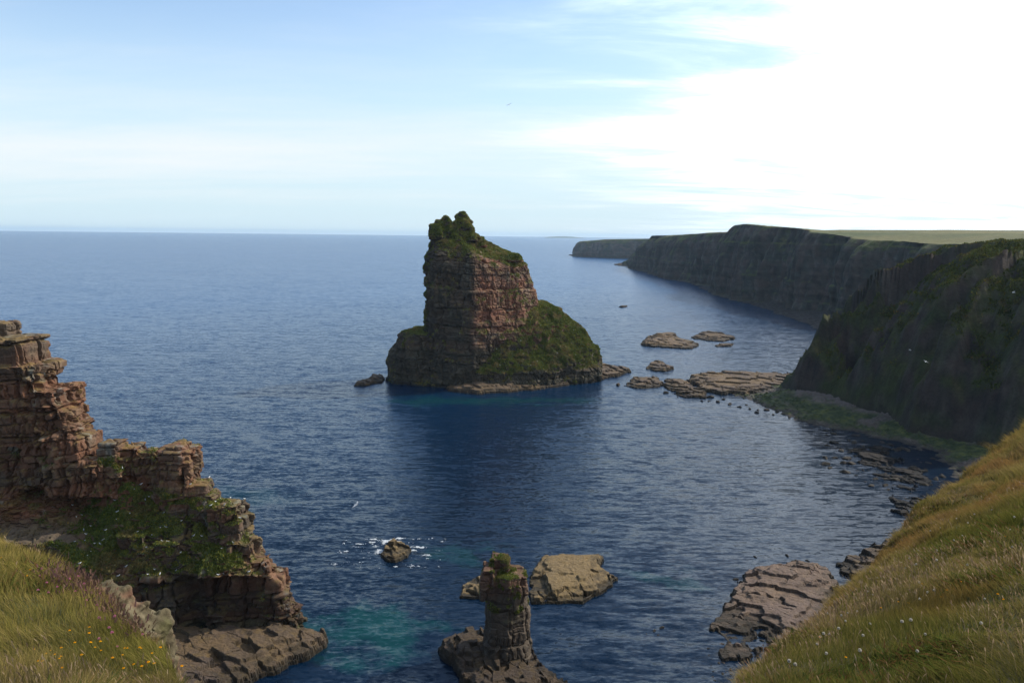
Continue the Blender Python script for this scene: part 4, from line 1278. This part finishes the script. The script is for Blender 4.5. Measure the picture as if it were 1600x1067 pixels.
def seed_heads(count, seed):
    """dry flowering grass: a thin stalk with a plume"""
    P, r = hill_height_pick(count, seed, w_straw)
    dist = np.hypot(P[:, 0], P[:, 1])[:, None]
    h = (0.10 + 0.13 * r.random((count, 1)))
    w0 = np.maximum(0.0011, dist * 0.00022)
    ln = r.normal(0, 0.18, (count, 3)); ln[:, 2] = 0; ln += np.array([[-0.22, 0.05, 0]])
    sa = r.random((count, 1)) * 2 * np.pi
    side = np.concatenate([np.cos(sa), np.sin(sa), sa * 0], 1)
    prof = [(0, 1.0), (0.76, 0.9), (0.83, 3.0), (0.91, 3.2), (1.0, 0.5)]
    rings = []
    for t, wf in prof:
        cpos = P + np.array([[0, 0, 1]]) * h * (t - 0.06 * t * t) + ln * h * t ** 2
        rings += [cpos - side * w0 * wf, cpos + side * w0 * wf]
    K = 10
    VV = np.stack(rings, 1).reshape(-1, 3)
    base = (np.arange(count) * K)[:, None]
    FF = np.concatenate([base + np.array([[2 * k, 2 * k + 1, 2 * k + 3, 2 * k + 2]]) for k in range(4)], 0)
    col = pal_straw(P, None, None, r, count)
    cc = np.repeat(col[:, None, :], K, 1)
    cc[:, 4:, :] *= 1.08
    o = mesh_obj('flowering_grass', VV, FF, M_BLADE, None, np.clip(cc.reshape(-1, 3), 0, 1), smooth=False)
    tag(o, kind='stuff')


seed_heads(19000, 22)


def w_low(Cn, N):
    return w_view(Cn, N) * np.clip(fbm(Cn, 1.5, 3, 850) - 0.15, 0, 1)


def pal_low(P, n, m, r, k):
    a = mixc(C(0.035, 0.060, 0.016), C(0.075, 0.095, 0.025), r.random(k))
    return mixc(a, C(0.10, 0.060, 0.030), (r.random(k) < 0.25) * 1.0)


blades('low_plants', 45000, 23, w_low, lambda r, k, d, n, m: 0.05 + 0.09 * r.random((k, 1)), 5.0, pal_low, lean=0.9, segs=2)


# ------------------------------------------------------------------ small things
def pix_of(P):
    P = np.atleast_2d(P)
    q = (P - np.array([0, 0, CAMZ])) @ RN
    return 800 + q[:, 0] / -q[:, 2] * F, 533.5 - q[:, 1] / -q[:, 2] * F, -q[:, 2]


def tri_mesh(name, V_, Fc, mat, cols):
    me = bpy.data.meshes.new(name)
    me.from_pydata([tuple(v) for v in V_], [], [tuple(f) for f in Fc])
    a = me.color_attributes.new('Col', 'FLOAT_COLOR', 'POINT')
    for i, c in enumerate(cols):
        a.data[i].color = (*c, 1)
    me.materials.append(mat)
    return me


def put(me, name, loc, rot, sc, label, cat, group):
    o = bpy.data.objects.new(name, me)
    COL.objects.link(o)
    o.location = loc; o.rotation_euler = rot; o.scale = (sc, sc, sc)
    return tag(o, label, cat, group)


# --- boulders
def boulder_mesh(seed, c):
    import bmesh
    bm = bmesh.new()
    bmesh.ops.create_icosphere(bm, subdivisions=4, radius=1.0)
    V_ = np.array([v.co[:] for v in bm.verts])
    Fc = [[v.index for v in f.verts] for f in bm.faces]
    bm.free()
    rg = np.random.default_rng(seed)
    for _ in range(9):                     # planar breaks
        n = rg.normal(0, 1, 3); n /= np.linalg.norm(n); k = rg.uniform(0.45, 0.8)
        d = V_ @ n
        V_ = V_ - np.outer(np.maximum(d - k, 0) * 0.9, n)
    V_ = V_ * np.array([[1.15, 0.85, 0.6]])
    V_ = V_ * (1 + 0.10 * fbm(V_, 0.6, 3, seed))[:, None]
    n = fbm(V_, 0.5, 3, seed + 1)
    cc = mixc(C(*c), C(*c) * 0.45, np.clip(0.5 + n, 0, 1))
    return tri_mesh('boulder', V_, Fc, M_REEF, cc)


B_BROWN = [boulder_mesh(900 + i, (0.13, 0.09, 0.055)) for i in range(3)]
B_DARK = [boulder_mesh(910 + i, (0.040, 0.032, 0.022)) for i in range(3)]
for i, (px, py, s_) in enumerate(((1041, 614, 1.3), (1074, 620, 1.2), (1109, 621, 1.7), (1097, 627, .8), (1107, 627, .7), (1122, 628, 1.1), (1140, 632, 1.3), (1155, 636, 1.0),
                                  (1172, 639, .8), (1182, 645, 1.0), (1185, 641, .9), (1198, 641, 1.1), (1208, 648, .8), (1215, 644, .9), (1223, 647, 1.0), (1234, 652, .8), (1166, 633, .7), (1130, 624, .9), (1085, 616, .9))):
    g = ground(px, py)
    put(B_DARK[i % 3], 'boulder', (g[0], g[1], 0.05), (0.1, 0.05, i * 1.7), s_ * 0.85,
        'dark boulder standing in the shallows along the near side of the reef and green beach', 'boulder', 'boulders along the reef and beach')
rg = np.random.default_rng(5)
k = 0
while k < 80:
    px, py = rg.uniform(1290, 1480), rg.uniform(672, 800)
    u = (px - 1290) / 190
    if py < 668 + u * 35 or py > 735 + u * 70 or rg.random() > 0.75:
        continue
    g = ground(px, py)
    k += 1
    bs = rg.uniform(0.35, 1.5)
    put(B_DARK[k % 3], 'boulder', (g[0], g[1], -0.12), (rg.normal(0, .1), rg.normal(0, .1), rg.uniform(0, 6.3)), bs,
        ('big' if bs > 1 else 'small') + ' weed blackened boulder awash in the shaded bay, ' + ('close to the green beach' if py < 715 + u * 40 else 'well out from the green beach'), 'boulder', 'boulders in the shaded bay')
k = 0
while k < 90:
    px, py = rg.uniform(1105, 1240), rg.uniform(1000, 1075)
    if px + (py - 1000) * 1.2 > 1290 or py < 1000 + max(0, (1130 - px)) * 0.2:
        continue
    g = ground(px, py)
    k += 1
    put((B_DARK + B_BROWN[:1])[k % 4], 'boulder', (g[0], g[1], -0.05), (rg.normal(0, .15), rg.normal(0, .15), rg.uniform(0, 6.3)), rg.uniform(0.12, 0.42),
        'small wet boulder in the shallows ' + ('off the left end' if px < 1165 else 'at the near foot') + ' of the cracked rock slab', 'boulder', 'boulders in the shallows at the foot of the slope')
for px, py, s_ in ((1022, 985, .45), (1034, 980, .5), (1028, 992, .3), (1010, 990, .25), (1180, 870, .5), (1230, 868, .6), (1262, 876, .5), (1150, 905, .6)):
    g = ground(px, py)
    put(B_DARK[0], 'boulder', (g[0], g[1], -0.08), (0.1, 0, px), s_, 'lone dark boulder just awash in the open cove', 'boulder', 'lone boulders awash in the cove')


# --- gulls
def gull_mesh(flying):
    V_, Fc, cc = [], [], []
    W_, G_, K_, Yb = (0.75, 0.75, 0.73), (0.32, 0.34, 0.37), (0.03, 0.03, 0.03), (0.6, 0.4, 0.05)
    def lathe(prof, n, fx, col, up=0.0):
        b = len(V_)
        for (x, r_, zc) in prof:
            for j in range(n):
                a = 2 * math.pi * j / n
                V_.append((x, r_ * math.cos(a) * fx, zc + r_ * math.sin(a)))
                cc.append(col(x, math.sin(a)))
        for i in range(len(prof) - 1):
            for j in range(n):
                Fc.append((b + i * n + j, b + i * n + (j + 1) % n, b + (i + 1) * n + (j + 1) % n, b + (i + 1) * n + j))
    body = [(-0.27, 0.008, .11), (-0.2, 0.035, .115), (-0.1, .07, .12), (0.0, .085, .125), (.08, .08, .145), (.13, .055, .185), (.155, .045, .22), (.19, .05, .25), (.225, .04, .255), (.245, .015, .25)]
    lathe(body, 10, 0.95, lambda x, s_: (G_ if (s_ > 0.1 and x < 0.08 and not flying) else W_))
    lathe([(.24, .014, .25), (.30, .004, .24)], 6, 1, lambda x, s_: Yb)
    if flying:
        for sgn in (-1, 1):
            b = len(V_)
            for (yy, x0, x1, zz) in ((0.05, -0.08, .09, .15), (0.3, -0.05, .12, .25), (0.5, -0.1, .06, .24), (0.68, -0.17, -.12, .2)):
                V_.extend([(x0, sgn * yy, zz), (x1, sgn * yy, zz), (x1, sgn * yy, zz - .014), (x0, sgn * yy, zz - .014)])
                cc.extend([(G_ if yy < .6 else K_)] * 2 + [(W_ if yy < .6 else K_)] * 2)
            for i in range(3):
                for j in range(4):
                    Fc.append((b + i * 4 + j, b + i * 4 + (j + 1) % 4, b + (i + 1) * 4 + (j + 1) % 4, b + (i + 1) * 4 + j))
    else:
        for sgn in (-1, 1):
            b = len(V_)
            for (x, z0) in ((.07, .2), (-.1, .2), (-.24, .15), (-.34, .12)):
                wth = .07 if x > -.3 else .015
                V_.extend([(x, sgn * wth * 1.15, z0 - .02), (x, sgn * wth * .7, z0), (x, sgn * wth * 1.0, z0 - .09)])
                cc.extend([(G_ if x > -.2 else K_)] * 3)
            for i in range(3):
                for j in range(3):
                    Fc.append((b + i * 3 + j, b + i * 3 + (j + 1) % 3, b + (i + 1) * 3 + (j + 1) % 3, b + (i + 1) * 3 + j))
            b = len(V_)
            V_.extend([(0.02, sgn * .03, 0), (.03, sgn * .03, 0), (.02, sgn * .03, .08), (.03, sgn * .035, .08), (.06, sgn * .03, 0.0)])
            cc.extend([Yb] * 5)
            Fc.extend([(b, b + 1, b + 3, b + 2), (b, b + 1, b + 4)])
    return tri_mesh('gull', V_, Fc, M_GULL, cc)


M_GULL, _t = new_mat('plumage')
finish(M_GULL, _t, **{'Base Color': _t.n('ShaderNodeAttribute', attribute_name='Col').outputs['Color'], 'Roughness': 0.7})
GULL, GULLF = gull_mesh(False), gull_mesh(True)


def perch(V_, N, cond, count, seed, label, group, sc=1.15, mind=9):
    r = np.random.default_rng(seed)
    px, py, dc = pix_of(V_)
    ok = np.where(cond(px, py, V_) & (N[:, 2] > 0.75))[0]
    r.shuffle(ok)
    got = []
    for i in ok:
        if len(got) >= count:
            break
        # must be in the open: nothing of the same rock right in front of it
        if any(abs(px[i] - a) + abs(py[i] - b) < mind for a, b in got):
            continue
        near = (np.abs(px - px[i]) < 3) & (py < py[i] + 3) & (py > py[i] - 4)
        if dc[near].min() < dc[i] - 1.2:
            continue
        got.append((px[i], py[i]))
        put(GULL, 'gull', V_[i] + np.array([0, 0, 0.02]), (0, 0, r.uniform(0, 6.3)), sc * 0.9, label(px[i], py[i]), 'gull', group)


perch(CV, CN, lambda px, py, V_: (px > 110) & (px < 390) & (py > 730) & (py < 905), 56, 1, lambda a, b: 'white gull perched on ' + ('the sunny blocks at the right end of the left crag' if a > 320 else ('the upper green ledges of the left crag' if b < 800 else
       ('the middle green ledges of the left crag' if b < 850 else 'the lowest green ledges of the left crag'))), 'gulls on the left crag')
me_ = [o for o in STACK.children if o.name.startswith('rock_face')][0].data
sv = np.empty(len(me_.vertices) * 3, np.float32); me_.vertices.foreach_get('co', sv); sv = sv.reshape(-1, 3).astype(float)
sn = np.empty(len(me_.vertices) * 3, np.float32); me_.vertices.foreach_get('normal', sn); sn = sn.reshape(-1, 3)
perch(sv, sn, lambda px, py, V_: (px > 640) & (px < 930) & (py > 460) & (py < 590) & (V_[:, 1] < 330), 26, 2, lambda a, b: 'white gull perched on ' + ('the grassy apron of the tall sea stack' if a > 770 else 'the dark rock face of the tall sea stack'), 'gulls on the tall stack', 1.3, 14)
for (px, py, yy, lab) in ((1584, 458, 190, 'gull gliding in front of the shaded headland at the right edge'), (796, 165, 210, 'gull flying high in the sky above the tall stack'),
                          (1422, 548, 200, 'gull gliding low across the middle of the dark headland'), (1446, 566, 205, 'gull gliding lowest and rightmost across the dark headland'),
                          (556, 790, 120, 'gull skimming the blue water right of the left crag')):
    put(GULLF, 'gull', at(px, py, yy), (0.35, 0.1, px * 0.7), 1.25, lab, 'gull', 'gulls in flight')


# --- foam
def build_foam():
    g0 = ground(618, 864)
    out = None
    for kx, (blobs, seed, lab) in enumerate(((((600, 845, 3.6, 2.0), (623, 842, 3.2, 1.3), (655, 855, 2.4, 1.1), (592, 862, .9, 1.4), (665, 868, 1.6, .7), (563, 850, 1.9, .7), (645, 860, 1.4, 1.0)), 950, 'white surf breaking round the lone rock'),)):
        x0, x1, y0, y1, res = g0[0] - 11, g0[0] + 9, g0[1] - 7, g0[1] + 8, 0.06
        gx, gy = np.meshgrid(np.arange(x0, x1, res), np.arange(y0, y1, res), indexing='ij')
        P = np.stack([gx.ravel(), gy.ravel(), gx.ravel() * 0], 1)
        f = np.zeros(len(P))
        for (px, py, rx, ry) in blobs:
            g = ground(px, py)
            q = np.hypot((P[:, 0] - g[0]) / rx, (P[:, 1] - g[1]) / ry)
            f = np.maximum(f, 1.1 - q)
        v = f * 0.75 + 0.95 * fbm(P * np.array([[0.7, 1.2, 1]]), 0.9, 6, seed, gain=0.75) - 0.45
        P[:, 2] = 0.03 + 0.12 * np.clip(v, -0.3, 1) + 0.05 * fbm(P, 0.3, 2, 3)
        Fc = grid_faces(*gx.shape)
        Fc = Fc[v[Fc].min(1) > 0.0]
        used = np.unique(Fc); mp_ = np.full(len(P), -1); mp_[used] = np.arange(len(used))
        o = mesh_obj('foam', P[used], mp_[Fc][:, ::-1] if False else mp_[Fc], M_FOAM)
        tag(o, lab, kind='stuff')


M_FOAM = flat_mat('sea_foam', (0.42, 0.45, 0.47), 0.9)
build_foam()


# --- lichen-covered rock at the brink on the left
def build_edge_rock():
    c0 = at(190, 968, 8.55)
    H = []
    for dx, dy, dz, sx, sy, h in ((-0.22, 0.1, 0.05, .30, .3, .30), (0.02, 0.05, -0.22, .28, .3, .34), (0.22, 0.0, -0.42, .26, .3, .3), (-0.05, 0.2, -0.6, .5, .4, .5), (0.42, -0.05, -0.62, .2, .25, .25)):
        c = c0 + np.array([dx, dy, dz])
        H.append(box_hull(c[0] - sx, c[0] + sx, c[1] - sy, c[1] + sy, c[2] - h - .5, c[2] + h, 0.25, dx * 2))
    V_, Fc = remesh(H, 0.022)
    V_ = smooth_field(V_, Fc, 10)
    V_ = smooth_field(V_, Fc, 6)
    N = normals_of(V_, Fc)
    V_ = V_ + N * (0.10 * fbm(V_, 0.45, 4, 960, gain=0.6) - 0.06 * np.abs(fbm(V_, 0.22, 4, 964)) + 0.03 * fbm(V_, 0.07, 3, 961))[:, None]
    n = fbm(V_, 0.12, 4, 962); m = fbm(V_, 0.35, 3, 963)
    c = mixc(C(0.135, 0.12, 0.075), C(0.075, 0.065, 0.038), np.clip(0.5 + n, 0, 1))
    c = mixc(c, C(0.15, 0.075, 0.05), sstep(0.25, 0.6, m) * 0.7)
    c = mixc(c, C(0.09, 0.10, 0.035), sstep(0.1, 0.5, -m) * 0.5)
    o = mesh_obj('rock', V_, Fc, M_TURF, None, c * np.array([[0.92, 0.84, 0.78]]))
    tag(o, 'pale lichen covered rock lodged at the brink of the left grassy slope', 'rock')


build_edge_rock()


# --- flowers: templates then individuals
def flower_mesh(kind, seed):
    r = np.random.default_rng(seed)
    V_, Fc, cc = [], [], []
    def quad(a, b, c, d, col):
        i = len(V_); V_.extend([a, b, c, d]); cc.extend([col] * 4); Fc.append((i, i + 1, i + 2, i + 3))
    h = {'yellow': 0.17, 'clock': 0.17, 'pink': 0.12}[kind]
    lean = r.normal(0, 0.02, 2)
    for k in range(3):                     # three-sided stem
        a0, a1 = k * 2.094, (k + 1) * 2.094
        w_ = 0.0016
        quad((w_ * math.cos(a0), w_ * math.sin(a0), -0.02), (w_ * math.cos(a1), w_ * math.sin(a1), -0.02),
             (lean[0] + w_ * math.cos(a1), lean[1] + w_ * math.sin(a1), h), (lean[0] + w_ * math.cos(a0), lean[1] + w_ * math.sin(a0), h), (0.07, 0.09, 0.025))
    ctr = np.array([lean[0], lean[1], h])
    if kind == 'yellow':
        for ring, (rad, n, up, col) in enumerate(((0.016, 14, 0.006, (0.80, 0.40, 0.01)), (0.010, 9, 0.010, (0.72, 0.30, 0.008)))):
            for j in range(n):
                a = 2 * math.pi * (j + 0.5 * ring) / n; w_ = rad * 0.2
                d = np.array([math.cos(a), math.sin(a), 0]); t = np.array([-math.sin(a), math.cos(a), 0]); u = np.array([0, 0, 1])
                quad(tuple(ctr), tuple(ctr + d * rad * .6 + t * w_ + u * up), tuple(ctr + d * rad + u * up * .6), tuple(ctr + d * rad * .6 - t * w_ + u * up), col)
    elif kind == 'clock':
        for j in range(150):
            d = r.normal(0, 1, 3); d /= np.linalg.norm(d)
            t = np.cross(d, r.normal(0, 1, 3)); t /= np.linalg.norm(t)
            p = ctr + d * 0.017
            quad(tuple(ctr + d * 0.004), tuple(p + t * 0.0035), tuple(p + d * 0.002), tuple(p - t * 0.0035), (0.62, 0.58, 0.50))
    else:
        for j in range(70):
            d = r.normal(0, 1, 3); d[2] = abs(d[2]) * 0.9 - 0.1; d /= np.linalg.norm(d)
            t = np.cross(d, r.normal(0, 1, 3)); t /= np.linalg.norm(t)
            p = ctr + d * 0.011
            quad(tuple(ctr), tuple(p + t * 0.004), tuple(p + d * 0.003), tuple(p - t * 0.004), (0.55 + r.random() * .1, 0.24, 0.34))
    return tri_mesh(kind + '_flower', V_, Fc, M_BLADE, cc)


FL = {k: [flower_mesh(k, 70 + i) for i in range(3)] for k in ('yellow', 'clock', 'pink')}
hx, hy, hd = pix_of(HP)
hok = (hd > 1.2) & (HN[:, 2] > 0.3)


def sow(kind, name, regions, seed, label, cat, group, sc=(1, 1.4)):
    r = np.random.default_rng(seed)
    for (x0, x1, y0, y1, cnt, dmax) in regions:
        m = np.where(hok & (hx > x0) & (hx < x1) & (hy > y0) & (hy < y1) & (HR < dmax))[0]
        if not len(m):
            continue
        w_ = 1 / np.maximum(hd[m], 1) ** 0.3
        for i in r.choice(m, min(cnt, len(m)), replace=False, p=w_ / w_.sum()):
            lb = label
            if kind != 'yellow':
                lb = label + (', nearby' if HR[i] < 9.5 else ', farther off')
            put(FL[kind][r.integers(3)], name, HP[i] + r.normal(0, 0.03, 3) * np.array([1, 1, 0]), (r.normal(0, .15), r.normal(0, .15), r.uniform(0, 6.3)),
                r.uniform(*sc) * {'yellow': 0.62, 'clock': 0.48, 'pink': 0.6}[kind], lb, cat, group)


sow('yellow', 'yellow_flower', ((60, 230, 985, 1067, 20, 7), (20, 160, 930, 1067, 9, 8), (0, 60, 860, 960, 4, 12), (230, 330, 1040, 1090, 4, 7)), 31, 'small yellow dandelion-like flower in the grass of the left slope', 'flower', 'yellow flowers on the left slope')
sow('yellow', 'yellow_flower', ((1250, 1600, 900, 1067, 9, 12), (1400, 1600, 800, 1000, 6, 16)), 32, 'small yellow dandelion-like flower in the grass of the right slope', 'flower', 'yellow flowers on the right slope', (1.0, 1.4))
sow('clock', 'seed_head', ((1230, 1600, 880, 1067, 42, 14), (1400, 1600, 760, 930, 22, 20)), 33, 'fluffy white seed head in the grass of the right slope', 'flower', 'white seed heads on the right slope', (1.2, 1.9))
sow('pink', 'thrift_flower', ((60, 175, 880, 960, 34, 11.5), (150, 230, 960, 1030, 8, 9)), 34, 'pale pink thrift flower along the brink of the left slope', 'flower', 'pink thrift on the left slope', (1.3, 2.0))


def heather():
    def wf(Cn, N):
        px, py, dc = pix_of(Cn)
        return ((px > 40) & (px < 240) & (py > 858) & (py < 1010) & (dc > 1)) * np.exp(-((py - (885 + (px - 60) * 0.62)) / 20.0) ** 2) * np.clip(fbm(Cn, 1.2, 3, 44) + 0.35, 0, 1)
    count = 3800
    P, r = hill_height_pick(count, 41, wf)
    up = r.normal(0, 0.4, (count, 3)) + np.array([[0, 0, 1.0]])
    side = np.cross(up, r.normal(0, 1, (count, 3))); side /= np.linalg.norm(side, axis=1, keepdims=True)
    s_ = 0.012 * (0.6 + r.random((count, 1)))
    b = P + up * (0.03 + 0.12 * r.random((count, 1)))
    VV = np.stack([b - side * s_ * .5, b + side * s_ * .5, b + side * s_ * .4 + up * s_ * 2, b - side * s_ * .4 + up * s_ * 2], 1).reshape(-1, 3)
    c = mixc(C(0.17, 0.085, 0.085), C(0.14, 0.09, 0.05), r.random(count) ** 0.6) * (0.6 + 0.7 * r.random((count, 1)))
    o = mesh_obj('heather', VV, np.arange(count * 4).reshape(-1, 4), M_BLADE, None, np.repeat(c, 4, 0), smooth=False)
    tag(o, kind='stuff')


heather()


# ------------------------------------------------------------------ haze
def build_haze():
    V_ = []
    s, z0, z1 = 27000.0, -6.0, 110.0
    for z in (z0, z1):
        V_ += [(-s, -s, z), (s, -s, z), (s, s, z), (-s, s, z)]
    Fc = [(0, 3, 2, 1), (4, 5, 6, 7), (0, 1, 5, 4), (1, 2, 6, 5), (2, 3, 7, 6), (3, 0, 4, 7)]
    m = bpy.data.materials.new('haze'); m.use_nodes = True
    t = NT(m.node_tree)
    v = t.n('ShaderNodeVolumePrincipled', {'Color': (0.60, 0.80, 1.0, 1), 'Density': 0.00004, 'Anisotropy': 0.2})
    t.n('ShaderNodeOutputMaterial', {'Volume': v.outputs[0]})
    o = mesh_obj('haze', V_, Fc, m, smooth=False)
    tag(o, kind='stuff')


build_haze()
